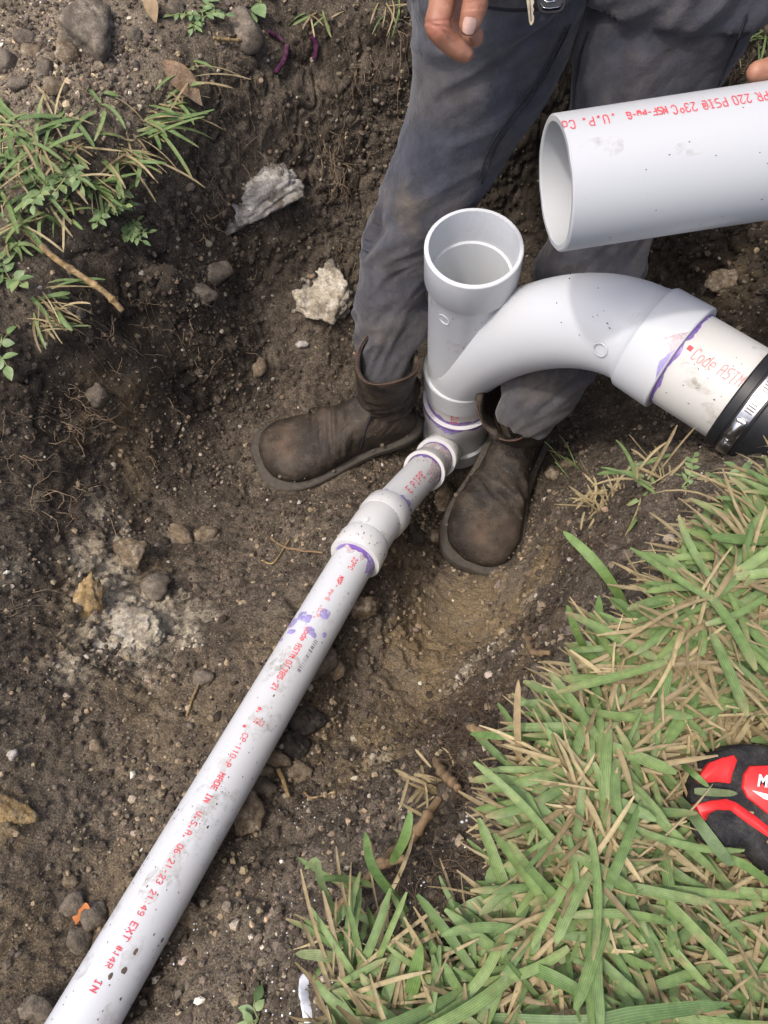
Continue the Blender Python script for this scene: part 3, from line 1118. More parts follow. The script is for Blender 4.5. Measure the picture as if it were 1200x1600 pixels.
bur = sharp(part("buried_pipe", v, f, m_pipe_cream, drain))

# ------------------------------------------------------------------ the pipe held by the worker
A0, A1 = P(867, 289, .684), P(1200, 238, .684)
hd = unit(A1 - A0)
held = Cyl(A0, hd, .0572, ref=CAM - A0)
hp = thing("held_pipe", "wide white plastic pipe held up by the worker, its cut open end facing left", "pipe", A0 + hd * .3 - np.array([0, 0, .057]))
tilt = .10
n = 84
th = np.linspace(0, 2 * math.pi, n, endpoint=False)
prof = [(0.0005, .0562), (.0, .0558), (.0, .0515), (.0008, .0508), (.60, .0508), (.60, .0572), (.0012, .0572)]
rings = []
jit = fbm(np.column_stack([np.cos(th) * 2, np.sin(th) * 2, th * 0]), 3, 5) * .0009
for s, r in prof:
    rings.append(held.at(s + (jit if s < .01 else 0), th, r))
m = len(prof)
f = [(i * n + j, i * n + (j + 1) % n, ((i + 1) % m) * n + (j + 1) % n, ((i + 1) % m) * n + j) for i in range(m) for j in range(n)]
sharp(part("pipe_wall", np.concatenate(rings), f, m_pipe_held, hp), 30)
lettering("PVC 1120 PR 220 PSI@ 23^C", held, .2160, -1, -.86, .0105, hp, m_red, gap=1.2, seed=81, lean=.06, weight=.42, asp=.50)
lettering("NSF-pw-G", held, .0865, -1, -.88, .0085, hp, m_red, gap=1.0, seed=82, lean=.06, weight=.6, asp=.50)
lettering(".U.P. Co", held, .0440, -1, -.88, .0105, hp, m_red, gap=1.3, seed=83, lean=.06, weight=.40, asp=.55)
smears(held, .012, .2, 6, hp, .010)
flecks(held, .01, .3, 36, hp, 85, .0006)
# ------------------------------------------------------------------ worker: trousers, boots, hands
m_cloth, nt, b = new_mat("grey_work_cotton")
nb = noise_tex(nt, 7, 5, .6)
nf = noise_tex(nt, 900, 2, .7)
nm_ = noise_tex(nt, 38, 4, .6)
c = ramp(nt, nb.outputs[0], [(.32, (.036, .039, .053)), (.55, (.060, .063, .079)), (.72, (.100, .098, .104))]).outputs[0]
c = mix(nt, attr(nt, 'dust').outputs['Fac'], c, (.125, .105, .080))
dk = ramp(nt, nm_.outputs[0], [(.35, .78), (.6, 1.12)])
c = mix(nt, 1.0, c, dk.outputs[0], 'MULTIPLY')
wv = ramp(nt, nf.outputs[0], [(.35, .85), (.65, 1.15)])
c = mix(nt, 1.0, c, wv.outputs[0], 'MULTIPLY')
nt.links.new(c, b.inputs['Base Color'])
b.inputs['Roughness'].default_value = .88
b.inputs['Specular IOR Level'].default_value = .12
b.inputs['Sheen Weight'].default_value = .18
b.inputs['Sheen Roughness'].default_value = .5
b1_ = bump(nt, b, nf.outputs[0], .35, .0006)
cr_n = noise_tex(nt, 24, 6, .55)
ab_ = nd(nt, 'ShaderNodeMath', operation='SUBTRACT')
ab_.inputs[1].default_value = .5
nt.links.new(cr_n.outputs[0], ab_.inputs[0])
ab2_ = nd(nt, 'ShaderNodeMath', operation='ABSOLUTE')
nt.links.new(ab_.outputs[0], ab2_.inputs[0])
b2_ = nt.nodes.new('ShaderNodeBump')                      # sharp little creases in the worn cloth
b2_.inputs['Strength'].default_value = .55
b2_.inputs['Distance'].default_value = .012
nt.links.new(ab2_.outputs[0], b2_.inputs['Height'])
nt.links.new(b2_.outputs[0], b1_.inputs['Normal'])

m_leather, nt, b = new_mat("worn_brown_leather")
nb = noise_tex(nt, 16, 5, .6)
nf = noise_tex(nt, 260, 4, .65)
ns_ = noise_tex(nt, 60, 6, .75)
c = ramp(nt, nb.outputs[0], [(.3, (.013, .0105, .009)), (.5, (.030, .0235, .018)), (.68, (.066, .048, .035))]).outputs[0]
sc = ramp(nt, ns_.outputs[0], [(.60, 0), (.74, .55)])
c = mix(nt, sc.outputs[0], c, (.17, .12, .075))
c = mix(nt, attr(nt, 'scuff').outputs['Fac'], c, (.15, .095, .058))
du_ = noise_tex(nt, 22, 8, .7)
dr_ = ramp(nt, du_.outputs[0], [(.47, 0), (.68, .50)])
c = mix(nt, dr_.outputs[0], c, (.135, .108, .080))
fl = ramp(nt, nf.outputs[0], [(.69, 0), (.74, .8)])
c = mix(nt, fl.outputs[0], c, (.24, .20, .14))
nt.links.new(c, b.inputs['Base Color'])
for vec in ((340, 40, 40), (40, 340, 60)):                 # scratches
    tc_n = nt.nodes.new('ShaderNodeTexCoord')
    mp_n = nt.nodes.new('ShaderNodeMapping')
    mp_n.inputs['Scale'].default_value = vec
    mp_n.inputs['Rotation'].default_value = (.3, .5, .7 + vec[0] * .003)
    sn_ = nt.nodes.new('ShaderNodeTexNoise')
    sn_.inputs['Detail'].default_value = 3
    sn_.inputs['Scale'].default_value = 1.0
    nt.links.new(tc_n.outputs['Object'], mp_n.inputs[0])
    nt.links.new(mp_n.outputs[0], sn_.inputs[0])
    sr_ = ramp(nt, sn_.outputs[0], [(.66, 0), (.76, .30)])
    c = mix(nt, sr_.outputs[0], c, (.19, .145, .10))
nt.links.new(c, b.inputs['Base Color'])
b.inputs['Roughness'].default_value = .62
b.inputs['Specular IOR Level'].default_value = .35
bump(nt, b, nf.outputs[0], .8, .0022)
m_mud = flat_mat("dried_mud", (.15, .122, .092), .95, .1)
m_sole = flat_mat("dirty_rubber_sole", (.075, .066, .055), .8, .2)
m_lining = flat_mat("boot_lining", (.085, .052, .038), .8, .2)
m_thread = flat_mat("dark_thread", (.030, .031, .038), .85, .1)

m_skin, nt, b = new_mat("weathered_skin")
nb = noise_tex(nt, 60, 5, .6)
nf = noise_tex(nt, 420, 3, .7)
c = ramp(nt, nb.outputs[0], [(.3, (.24, .105, .062)), (.55, (.34, .160, .098)), (.75, (.43, .225, .145))]).outputs[0]
c = mix(nt, attr(nt, 'red').outputs['Fac'], c, (.38, .13, .085))
nt.links.new(c, b.inputs['Base Color'])
b.inputs['Roughness'].default_value = .5
b.inputs['Subsurface Weight'].default_value = .12
b.inputs['Subsurface Radius'].default_value = (.008, .003, .0015)
b.inputs['Subsurface Scale'].default_value = .5
bump(nt, b, nf.outputs[0], .35, .0006)
m_nail = flat_mat("fingernail", (.55, .36, .30), .35, .4)
m_shirt = flat_mat("dark_blue_shirt", (.05, .06, .10), .9, .1)
m_hair = flat_mat("dark_hair", (.02, .015, .012), .6, .3)


def limb(ctl, n=40, seg=40, ref=(0, 0, 1)):
    """ctl rows: photo x, photo y, distance, half width across, half depth -> rings of an oval tube"""
    c = catmull([list(P(a, b_, d)) + [rx, ry] for a, b_, d, rx, ry in ctl], n)
    tang = np.gradient(c[:, :3], axis=0)
    rings = []
    th = np.linspace(0, 2 * math.pi, seg, endpoint=False)
    for row, t in zip(c, tang):
        a = unit(t)
        toward = unit(CAM - row[:3])
        nrm_ = unit(toward - a * (toward @ a))
        side = np.cross(a, nrm_)
        rings.append(row[:3] + row[3] * np.cos(th)[:, None] * side + row[4] * np.sin(th)[:, None] * nrm_)
    return c, rings


LEGL = [(792, -150, .80, .100, .100), (785, -60, .83, .098, .095), (776, 0, .86, .092, .088), (755, 100, .92, .086, .080), (718, 200, .99, .071, .070), (672, 300, 1.06, .0625, .064), (634, 372, 1.12, .053, .056),
        (617, 440, 1.165, .053, .052), (611, 490, 1.195, .0545, .050), (606, 540, 1.225, .0465, .044), (604, 600, 1.265, .040, .040)]
LEGR = [(1070, -150, .80, .112, .105), (1055, -60, .83, .112, .100), (1038, 0, .86, .109, .094), (1009, 100, .90, .088, .082), (984, 200, .95, .076, .074), (952, 300, 1.01, .069, .068), (926, 395, 1.07, .067, .062),
        (898, 480, 1.115, .062, .058), (872, 560, 1.145, .056, .054), (843, 610, 1.165, .053, .050), (812, 665, 1.195, .042, .042)]
cL, rL = limb(LEGL)
cR_, rR = limb(LEGR)
pelvis_c = P(920, -185, .88)
u8 = np.linspace(0, math.pi, 18)
th = np.linspace(0, 2 * math.pi, 40, endpoint=False)
pel = [pelvis_c + np.column_stack([.19 * math.sin(a) * np.cos(th), .115 * math.sin(a) * np.sin(th), np.full(40, .10 * math.cos(a))]) for a in u8[1:-1]]
v, f = join([loft(rL), loft(rR), loft(pel)])
tv, tf = remeshed(v, f, .0042, 10, .6)


def leg_coords(v, c):
    K, Dm = [], []
    for s in range(0, len(v), 8000):
        d = ((v[s:s + 8000, None, :] - c[None, :, :3]) ** 2).sum(-1)
        K.append(d.argmin(1))
        Dm.append(np.sqrt(d.min(1)))
    return np.concatenate(K), np.concatenate(Dm)


cL, cR_ = limb(LEGL, 300)[0], limb(LEGR, 300)[0]


kL, dL = leg_coords(tv, cL)
kR, dR = leg_coords(tv, cR_)
isL = dL < dR
for it in range(1):
    nn = normals_of(tv, tf)
    w = np.zeros(len(tv))
    for C, K, side, sd in ((cL, kL, isL, 3), (cR_, kR, ~isL, 9)):
        s = np.nonzero(side)[0]
        u = np.linspace(0, 1, len(C))[K[s]]
        tang = np.gradient(C[:, :3], axis=0)[K[s]]
        tang /= np.linalg.norm(tang, axis=1)[:, None]
        rel = tv[s] - C[K[s], :3]
        arc = (rel * tang).sum(1) + K[s] * np.linalg.norm(np.diff(C[:, :3], axis=0), axis=1).mean()
        ang = np.arctan2((rel @ cU), (rel @ cR))
        # creases run round the leg and slant; more of them at the knee, the groin and above the boot
        knee = np.exp(-((u - .60) / .07) ** 2)
        ank = np.exp(-((u - .87) / .10) ** 2)
        groin = np.exp(-((u - .10) / .16) ** 2)
        q3 = np.column_stack([np.cos(ang) * .7 + arc * 4, np.sin(ang) * .7, arc * 17 + ang * .9])
        rid = 1 - np.abs(fbm(q3, 2, sd)) * 2.4
        q4 = np.column_stack([np.cos(ang + arc * 9) * 1.4, np.sin(ang + arc * 9) * 1.4, arc * 15])
        rid2 = fbm(q4, 3, sd + 4)
        q5 = np.column_stack([np.cos(ang) * 1.2, np.sin(ang) * 1.2, arc * 40 + ang * 2.2])
        rid3 = 1 - np.abs(fbm(q5, 2, sd + 8)) * 2.2
        w[s] = rid * (.0072 * knee + .0085 * ank + .0085 * groin + .0032) + rid2 * (.0042 + .003 * knee + .003 * groin) + rid3 * (.0006 * ank + .0010 * knee + .0010 * groin + .0006)
    tv = tv + nn * w[:, None]
dust = np.clip(fbm(tv * 14, 4, 3) * 1.2 - .05, 0, 1) * .55
kpx, kpy, kd = project(tv)
dust += .55 * np.clip(1 - np.hypot((kpx - 625) / 90, (kpy - 335) / 80), 0, 1) * np.clip(.5 + 1.5 * fbm(tv * 45, 4, 9), 0, 1)
dust += .25 * sstep(350, 520, kpy)
body_loc = np.array([.30, 1.02, -.15])
person = thing("person", "worker in grey trousers and worn brown boots standing in the pit, holding a pipe", "person", body_loc)
trousers = part("trousers", tv, tf, m_cloth, person, cols={'dust': np.clip(dust, 0, .85)})
TV = tv


def surf_near(p):
    """closest trouser point to p, pushed out a little"""
    i = ((TV - p) ** 2).sum(1).argmin()
    return TV[i]


def seam(pxs, d, name="seam"):
    pts = catmull([list(P(a, b_, d)) for a, b_ in pxs], 60)
    out = []
    for p in pts:
        dirv = unit(p - CAM)
        # first trouser surface on the sight line
        rel = TV - CAM
        t = rel @ dirv
        perp = ((rel - t[:, None] * dirv) ** 2).sum(1)
        m = np.nonzero(perp < .0045 ** 2)[0]
        if len(m):
            k = m[t[m].argmin()]
            out.append(CAM + dirv * (t[k] - .0006))
    if len(out) > 4:
        out = np.array(out)
        ker = np.ones(5) / 5
        pad = np.concatenate([np.repeat(out[:1], 2, 0), out, np.repeat(out[-1:], 2, 0)])
        out = np.column_stack([np.convolve(pad[:, i], ker, 'valid') for i in range(3)])
        v, f = tube(out, .0013, 6)
        part(name, v, f, m_thread, person)


seam([(893, 36), (872, 80), (845, 130), (808, 180), (775, 230), (752, 290)], .9)
seam([(886, 40), (866, 80), (838, 128), (800, 178), (768, 226), (746, 284)], .9)
seam([(918, 50), (905, 90), (897, 140), (895, 180)], .9)
seam([(1168, 20), (1150, 70), (1128, 120), (1118, 150)], .9)
seam([(762, 12), (800, 16), (850, 14)], .85, "pocket_seam")

# ------------------------------------------------------------------ boots


def make_boot(toe, heel, top, top_r, seed, lean_dir, parent, tall=1.0, width=1.0):
    """toe and heel: sole positions on the ground; top: centre of the shaft opening"""
    toe, heel = np.asarray(toe, float), np.asarray(heel, float)
    fdir = unit(toe - heel)
    L = np.linalg.norm(toe - heel)
    upv = unit(np.array([0, 0, 1.0]) - fdir * fdir[2])
    side = np.cross(fdir, upv)

    def wp(u, x, z):
        return heel + fdir * (u * L) + side * x + upv * z

    U = [.0, .03, .10, .20, .32, .45, .58, .70, .80, .88, .94, .98, 1.0]
    W = [.018, .030, .037, .039, .038, .040, .047, .053, .0545, .051, .043, .030, .014]
    Hh = [.060, .078, .090, .104, .112, .098, .080, .070, .066, .062, .054, .043, .032]
    rings = []
    m = 36
    a = np.linspace(0, 2 * math.pi, m, endpoint=False)
    prof = catmull(np.column_stack([U, W, Hh]), 44)
    for u, w, h in prof:
        ca, sa = np.cos(a), np.sin(a)
        x = np.sign(ca) * np.abs(ca) ** .78 * w * width
        z0 = .018
        z = np.where(sa > 0, z0 + .012 + (h - z0 - .012) * np.abs(sa) ** .9, z0 + .012 - .012 * np.abs(sa) ** .5)
        asym = .007 * math.sin(math.pi * u)
        rings.append(np.array([wp(u, xx + asym * seed_sign(seed), zz) for xx, zz in zip(x, z)]))
    foot = loft(rings)
    # shaft: outside up, over the rim, and down inside again
    base_c = wp(.20, 0, .055)
    mid_c = wp(.17, 0, .115)
    spine = catmull([base_c, mid_c, (mid_c + top) / 2 + fdir * .004, top], 16)
    radii = catmull(np.array([[.036, .046], [.040, .050], [top_r * .96, top_r], [top_r, top_r * 1.06]]), 16)
    shaft = []
    tang = np.gradient(spine, axis=0)
    a = np.linspace(0, 2 * math.pi, 44, endpoint=False)

    def sring(c_, t_, rs, rf, drop):
        ax = unit(t_)
        ff = unit(fdir - ax * (fdir @ ax))
        ss = np.cross(ax, ff)
        r_ = c_ + rs * np.cos(a)[:, None] * ss + rf * np.sin(a)[:, None] * ff
        return r_ + ax * (drop * np.cos(2 * a))[:, None]
    for i, (c_, t_, (rs, rf)) in enumerate(zip(spine, tang, radii)):
        k = max(0, i - 9) / 6
        shaft.append(sring(c_, t_, rs, rf, .015 * k))
    ax = unit(tang[-1])
    shaft.append(sring(spine[-1] + ax * .002, ax, radii[-1][0] - .0030, radii[-1][1] - .0030, .015))
    for i in range(15, 8, -1):
        k = max(0, i - 9) / 6
        shaft.append(sring(spine[i], tang[i], radii[i][0] - .0065, radii[i][1] - .0065, .015 * k))
    v, f = join([foot, loft(shaft)])
    bv, bf = remeshed(v, f, .0028, 6, .5)
    # creases: across the instep and bagging round the ankle
    loc = np.column_stack([(bv - heel) @ fdir / L, (bv - heel) @ side, (bv - heel) @ upv])
    n_ = normals_of(bv, bf)
    inst = np.exp(-((loc[:, 0] - .56) / .12) ** 2) * sstep(.03, .07, loc[:, 2])
    ank = np.exp(-((loc[:, 2] - .125) / .045) ** 2) * sstep(.55, .35, loc[:, 0])
    q1 = np.column_stack([loc[:, 0] * 17 + loc[:, 1] * 20, loc[:, 1] * 14, loc[:, 2] * 14])
    q2 = np.column_stack([loc[:, 0] * 5, loc[:, 1] * 14, loc[:, 2] * 46 + loc[:, 0] * 9])
    d = inst * (1 - np.abs(fbm(q1, 2, seed)) * 2.6) * .0062 + ank * (1 - np.abs(fbm(q2, 2, seed + 5)) * 2.6) * .0066
    d += fbm(bv * 40, 3, seed) * .0016 + fbm(bv * 16, 2, seed + 2) * .003
    bv = bv + n_ * d[:, None]
    scuff = np.clip(.9 - np.hypot((loc[:, 0] - .86) / .16, (loc[:, 1]) / .055), 0, 1) * sstep(.03, .06, loc[:, 2]) * (.45 + .9 * fbm(bv * 55, 4, seed + 3))
    boot = part("boot", bv, bf, m_leather, parent, cols={'scuff': np.clip(scuff, 0, .85)})
    # welt and sole
    ring_o = []
    t = np.linspace(0, 1, 60)
    pw = catmull(np.column_stack([U, W]), 60)
    out = [(u, w * width + .0095) for u, w in pw]
    outline = [(u, w) for u, w in out] + [(u, -w) for u, w in out[::-1]]
    def lay(z, grow, notch=0.0):
        asym = [.007 * math.sin(math.pi * u) * seed_sign(seed) for u, _ in outline]
        return np.array([wp(.5 + (u - .5) * (1 + (grow + .012) * 2 / L), np.sign(x) * (abs(x) + grow) + s_, z + notch * (math.exp(-((u - .33) / .12) ** 2))) for (u, x), s_ in zip(outline, asym)])
    v, f = loft([lay(-.004, -.004, .012), lay(.0, 0, .012), lay(.008, .0012, .010), lay(.010, -.0005, .009), lay(.018, .001, .004), lay(.021, -.0005, .003), lay(.0225, -.004, .002)])
    part("sole", v, f, m_sole, boot)
    # soil caked on the welt and crumbs on the toe
    r3 = np.random.default_rng(seed + 70)
    low = np.nonzero((loc[:, 2] < .045) & (loc[:, 2] > .012))[0]
    topv = np.nonzero((loc[:, 2] > .05) & (loc[:, 0] > .3))[0]
    lst = []
    for k in range(150):
        i = low[r3.integers(len(low))] if k < 120 else topv[r3.integers(len(topv))]
        vv, ff = lump(1, seed * 100 + k, .4, .3)
        rr = (.0008 + .0034 * r3.random() ** 3) if k < 120 else .0005 + .0012 * r3.random() ** 2
        lst.append((vv * rr * np.array([1, 1, .7]) + bv[i] + n_[i] * (.004 if k < 120 else .0) - upv * (.006 if k < 120 else 0), ff))
    v, f = join(lst)
    mud = part("caked_mud", v, f, m_mud, boot, smooth=False)
    mud['kind'] = 'stuff'
    # stitched seams
    def trace(us, xs, zs, nm_="stitching"):
        pts = []
        for u, x, z in zip(us, xs, zs):
            i = (((loc - np.array([u, x, z])) * np.array([L, 1, 1])) ** 2).sum(1).argmin()
            pts.append(bv[i] + n_[i] * .0004)
        pts = catmull(pts, 40)
        v, f = tube(pts, .0011, 5)
        part(nm_, v, f, m_thread, boot)
    for s_ in (-1, 1):
        trace([.42, .40, .37, .33, .28], [s_ * .05, s_ * .046, s_ * .04, s_ * .03, s_ * .012], [.035, .065, .09, .115, .14])
    rim = sring(spine[-1] + ax * .0015, ax, radii[-1][0] - .0015, radii[-1][1] - .0015, .015)
    v, f = tube(np.concatenate([rim, rim[:2]]), .0013, 6)
    part("rim_binding", v, f, m_lining, boot)
    return boot


def seed_sign(s):
    return 1 if s % 2 else -1


GL = lambda px, py, z: PZ(px, py, z)
boot_l = make_boot(GL(412, 728, -.662), GL(640, 652, -.672), P(606, 562, 1.185), .0475, 2, None, person, 1, 1.14)
boot_r = make_boot(GL(737, 886, -.672), GL(822, 668, -.690), P(800, 632, 1.180), .0530, 5, None, person, 1, 1.16)

# ------------------------------------------------------------------ body and hands (one skin)


def chain(rows, n=26, seg=16):
    """rows: world x, y, z, radius"""
    c = catmull(rows, n)
    return tube(c[:, :3], c[:, 3], seg, True)


def capped(rows, n=30, seg=18):
    c = catmull(rows, n)
    pts, rad = c[:, :3], c[:, 3].copy()
    # rounded tip
    t = unit(pts[-1] - pts[-2])
    ext = [(pts[-1] + t * rad[-1] * math.sin(a), rad[-1] * math.cos(a)) for a in np.linspace(.25, 1.5, 6)]
    pts = np.concatenate([pts, [e[0] for e in ext]])
    rad = np.concatenate([rad, [e[1] for e in ext]])
    return tube(pts, rad, seg, True)


def pr(px, py, d, r):
    return list(P(px, py, d)) + [r]


idx_f = capped([pr(735, -120, .66, .0125), pr(700, -60, .655, .0130), pr(689, 10, .650, .0108), pr(684, 40, .652, .0112), pr(700, 64, .662, .0092), pr(717, 78, .668, .0086), pr(727, 84, .671, .0074)])
mid_f = capped([pr(752, -115, .68, .0125), pr(722, -50, .678, .0125), pr(704, 20, .690, .0108), pr(702, 42, .694, .0105), pr(724, 56, .684, .0094), pr(742, 58, .678, .0080)])
ring_f = capped([pr(765, -105, .70, .012), pr(738, -45, .710, .0118), pr(722, -5, .735, .010), pr(728, 18, .742, .009), pr(740, 18, .742, .0080)])
lit_f = capped([pr(775, -95, .72, .011), pr(755, -45, .74, .0105), pr(742, -10, .76, .009), pr(748, 5, .762, .008)])
thumb = capped([pr(775, -130, .65, .0145), pr(756, -62, .640, .0130), pr(746, -8, .640, .0106), pr(742, 8, .642, .0110), pr(735, 32, .648, .0096), pr(732.5, 38, .650, .0088)])
palm = chain([pr(760, -170, .68, .022), pr(752, -140, .685, .032), pr(745, -105, .688, .034), pr(738, -72, .69, .026), pr(734, -55, .69, .015)])
fore = chain([pr(762, -150, .68, .026), list(P(775, -215, .68)) + [.027]] + [[.10, .80, .30, .036], [.11, .93, .42, .045], [.12, 1.0, .46, .048]])
hv, hf = remeshed(*join([idx_f, mid_f, ring_f, lit_f, thumb, palm, fore]), .0015, 3, .5)
# the other hand holds the pipe beyond the edge of the picture, its thumb lying on top
pax = A0 + hd * .30
hn = held
def hp_pt(s, th, lift, r):
    return list(hn.at(s, th, .0572 + lift)) + [r]
thumb2 = capped([hp_pt(.300, -2.2, .02, .016), hp_pt(.262, -1.85, .016, .0145), hp_pt(.218, -1.72, .012, .0115), hp_pt(.195, -1.70, .0100, .0098), hp_pt(.183, -1.68, .0090, .0086)])
f2 = []
for k, s in enumerate((.262, .284, .306, .326)):
    rr = (.0115, .0120, .0115, .0100)[k]
    f2.append(capped([hp_pt(s + .01, -2.7, .02, rr * 1.1), hp_pt(s, -3.3, rr, rr * 1.05), hp_pt(s, -3.9, rr, rr), hp_pt(s, -4.5, rr, rr * .92), hp_pt(s, -4.95, rr, rr * .8)]))
palm2 = chain([hp_pt(.305, -2.0, .02, .020), hp_pt(.297, -2.3, .022, .032), hp_pt(.297, -2.7, .022, .034), hp_pt(.294, -3.1, .016, .022)])
fore2 = chain([hp_pt(.305, -2.25, .03, .027), [.52, .78, .22, .028], [.53, .95, .36, .040], [.50, 1.05, .46, .048]])
hv2, hf2 = remeshed(*join([thumb2, palm2, fore2] + f2), .0018, 3, .5)
# torso, neck and head, above the picture
ty_ = 1.16
tors = []
for z, rx, ry in ((.02, .165, .11), (.12, .17, .115), (.25, .175, .115), (.38, .195, .12), (.48, .19, .11), (.54, .13, .085), (.565, .06, .06), (.62, .055, .058)):
    a = np.linspace(0, 2 * math.pi, 32, endpoint=False)
    tors.append(np.column_stack([.31 + rx * np.cos(a), ty_ - z * .12 + ry * np.sin(a), np.full(32, z)]))
head = []
for t in np.linspace(.03, .97, 14):
    a = np.linspace(0, 2 * math.pi, 32, endpoint=False)
    zz = .60 + .23 * t
    k = math.sin(math.pi * t) ** .55
    head.append(np.column_stack([.31 + .076 * k * np.cos(a), 1.05 - .02 * t + .095 * k * np.sin(a), np.full(32, zz)]))
nose = [np.array([.31, .965, .735]) + np.column_stack([.014 * s_ * np.cos(a), .022 * s_ * np.sin(a), np.full(32, dz)]) for s_, dz in ((.3, .03), (.7, .01), (1, -.015), (.5, -.028))]
ears = [chain([[.31 + sx * .076, 1.05, .69, .012], [.31 + sx * .083, 1.055, .715, .015], [.31 + sx * .078, 1.05, .74, .012]], 8, 10) for sx in (-1, 1)]
arms = [chain([[.13, 1.08, .47, .055], [.12, 1.03, .46, .05], [.115, .97, .44, .047]]), chain([[.48, 1.09, .47, .055], [.50, 1.06, .47, .05], [.52, .99, .42, .045]])]
v, f = join([loft(tors), loft(head), loft(nose)] + ears + arms)
tbv, tbf = remeshed(v, f, .008, 4, .5)
bv, bf = join([(hv, hf), (hv2, hf2), (tbv, tbf)])
redm = np.zeros(len(bv))
for (qx, qy, qd, rr) in ((684, 44, .648, .014), (724, 80, .675, .012), (737, 56, .69, .012), (740, 10, .64, .012), (1180, 122, .7, .02)):
    redm = np.maximum(redm, np.clip(1 - np.linalg.norm(bv - P(qx, qy, qd), axis=1) / rr, 0, 1) * .8)
n_ = normals_of(bv, bf)
hx, hy, hdp = project(bv)
crease = np.zeros(len(bv))
hand = (hdp < .78) & (hy > -140) & (hx < 790)
# skin folds across the finger joints
for (qx, qy, ang, ln) in ((684, 40, 80, 22), (688, 46, 60, 22), (682, 33, 95, 22), (711, 70, 40, 16), (742, 8, 95, 20), (741, 13, 95, 20), (743, 3, 95, 20), (700, 58, 30, 18)):
    du = (hx - qx) * math.cos(R(ang)) - (hy - qy) * math.sin(R(ang))
    dvv = (hx - qx) * math.sin(R(ang)) + (hy - qy) * math.cos(R(ang))
    crease += np.exp(-(du / 1.6) ** 2) * np.exp(-(dvv / ln) ** 2)
bv = bv + n_ * (-crease * hand * .0009 + fbm(bv * 130, 3, 4) * .0005)[:, None]
body = part("body", bv, bf, m_skin, person, cols={'red': redm})
# thumbnail
npos, ndir = P(733, 40, .6410), unit(P(731.5, 50, .648) - P(735, 30, .640))
nside = unit(np.cross(ndir, unit(CAM - npos)))
nup = np.cross(nside, ndir)
nup = nup if nup @ (CAM - npos) > 0 else -nup
lst = []
gu, gv = np.meshgrid(np.linspace(-1, 1, 9), np.linspace(-1, 1, 9))
sq = np.column_stack([gu.ravel(), gv.ravel()])
rr = np.abs(sq).max(1) / (np.linalg.norm(sq, axis=1) + 1e-9)
sq = sq * (rr ** .6)[:, None]
vv = npos + nside * (sq[:, :1] * .0056) + ndir * (sq[:, 1:] * .0068) + nup * (.0012 - .0030 * sq[:, :1] ** 2 - .0006 * sq[:, 1:] ** 2)
ff = [(i * 9 + j, i * 9 + j + 1, (i + 1) * 9 + j + 1, (i + 1) * 9 + j) for i in range(8) for j in range(8)]
part("fingernail", vv, ff, m_nail, body)
v, f = loft([np.column_stack([(r_[:, 0] - .31) * 1.06 + .31, (r_[:, 1] - (ty_ - z * .12)) * 1.08 + ty_ - z * .12, r_[:, 2]]) for r_, z in zip(tors[:6], (.02, .12, .25, .38, .48, .54))])
part("shirt", v, f, m_shirt, person)
v, f = loft([np.column_stack([(r_[:, 0] - .31) * 1.05 + .31, (r_[:, 1] - 1.06) * 1.05 + 1.07, r_[:, 2] + .008]) for r_ in head[8:]])
part("hair", v, f, m_hair, person)

# ------------------------------------------------------------------ keys hanging at the pocket
m_fob = flat_mat("fob_plastic", (.012, .012, .014), .35, .4)
m_brass = flat_mat("nickel_brass", (.55, .47, .33), .35, .5, .9)
m_chrome = flat_mat("chrome", (.75, .75, .76), .15, .5, 1.0)


def plate(outline, thick, z_dir, bev=.15):
    """outline: world points in a plane; a thick plate with softened edges"""
    o = np.asarray(outline)
    c = o.mean(0)
    z = np.asarray(z_dir)
    r1 = c + (o - c) * (1 - bev * .35)
    return loft([r1 - z * thick / 2, o - z * thick * .32, o + z * thick * .32, r1 + z * thick / 2])


FD = .735
def fpt(px, py, lift=0.0):
    return P(px, py, FD - lift)


fob = []
for a, b_ in ((841, -60), (884, -60), (887, -40), (884, 8), (880, 17), (873, 21), (850, 22), (843, 19), (839, 10), (837, -40)):
    fob.append(fpt(a, b_))
fz = unit(CAM - fpt(860, 0))
kf = thing("key_fob", "black car key fob with a chrome emblem hanging in front of the trousers", "key fob", fpt(860, 0))
v, f = plate(fob, .012, fz)
part("fob_case", v, f, m_fob, kf, smooth=False)
ins = [fpt(a, b_, .0065) for a, b_ in ((846, -50), (878, -50), (880, 4), (874, 12), (850, 13), (844, 6))]
v, f = plate(ins, .0016, fz)
part("button_panel", v, f, m_rubber, kf, smooth=False)
tr = [fpt(a, b_, .0078) for a, b_ in ((853, -14), (851, 0), (854, 3.2), (867, 2.2), (868, -1), (865, -15), (853, -14))]
v, f = tube(np.array(tr), .0006, 6)
em = part("emblem", v, f, m_chrome, kf)
for a in (((855.5, -13), (855, 1.5)), ((864, -14), (864.5, 1)), ((855.5, -4.5), (864.3, -5))):
    v, f = tube(np.array([fpt(*a[0], .0078), fpt(*a[1], .0078)]), .0008, 6)
    part("emblem_bar", v, f, m_chrome, em)
v, f = tube(np.array([fpt(a, b_, .0074) for a, b_ in ((846, 10.5), (852, 12.5), (860, 12.8), (872, 11), (877, 8))]), .0004, 5)
part("trim_line", v, f, m_chrome, kf)
ky = [(820, -40), (834, -40), (833, -8), (834.5, 4), (832.5, 9), (834.5, 15), (832.8, 21), (834.6, 27), (834, 34), (831, 39.5), (828.5, 39.5), (826.6, 33), (825, 20), (823.6, 8), (821.5, -6)]
key = thing("car_key", "notched metal key hanging beside the black key fob", "key", fpt(828, 0))
v, f = plate([fpt(a, b_) for a, b_ in ky], .0022, fz, .06)
part("key_blade", v, f, m_brass, key, smooth=False)
v, f = tube(np.array([fpt(826, -30, .0013), fpt(828.3, 5, .0013), fpt(830, 33, .0013)]), .0005, 5)
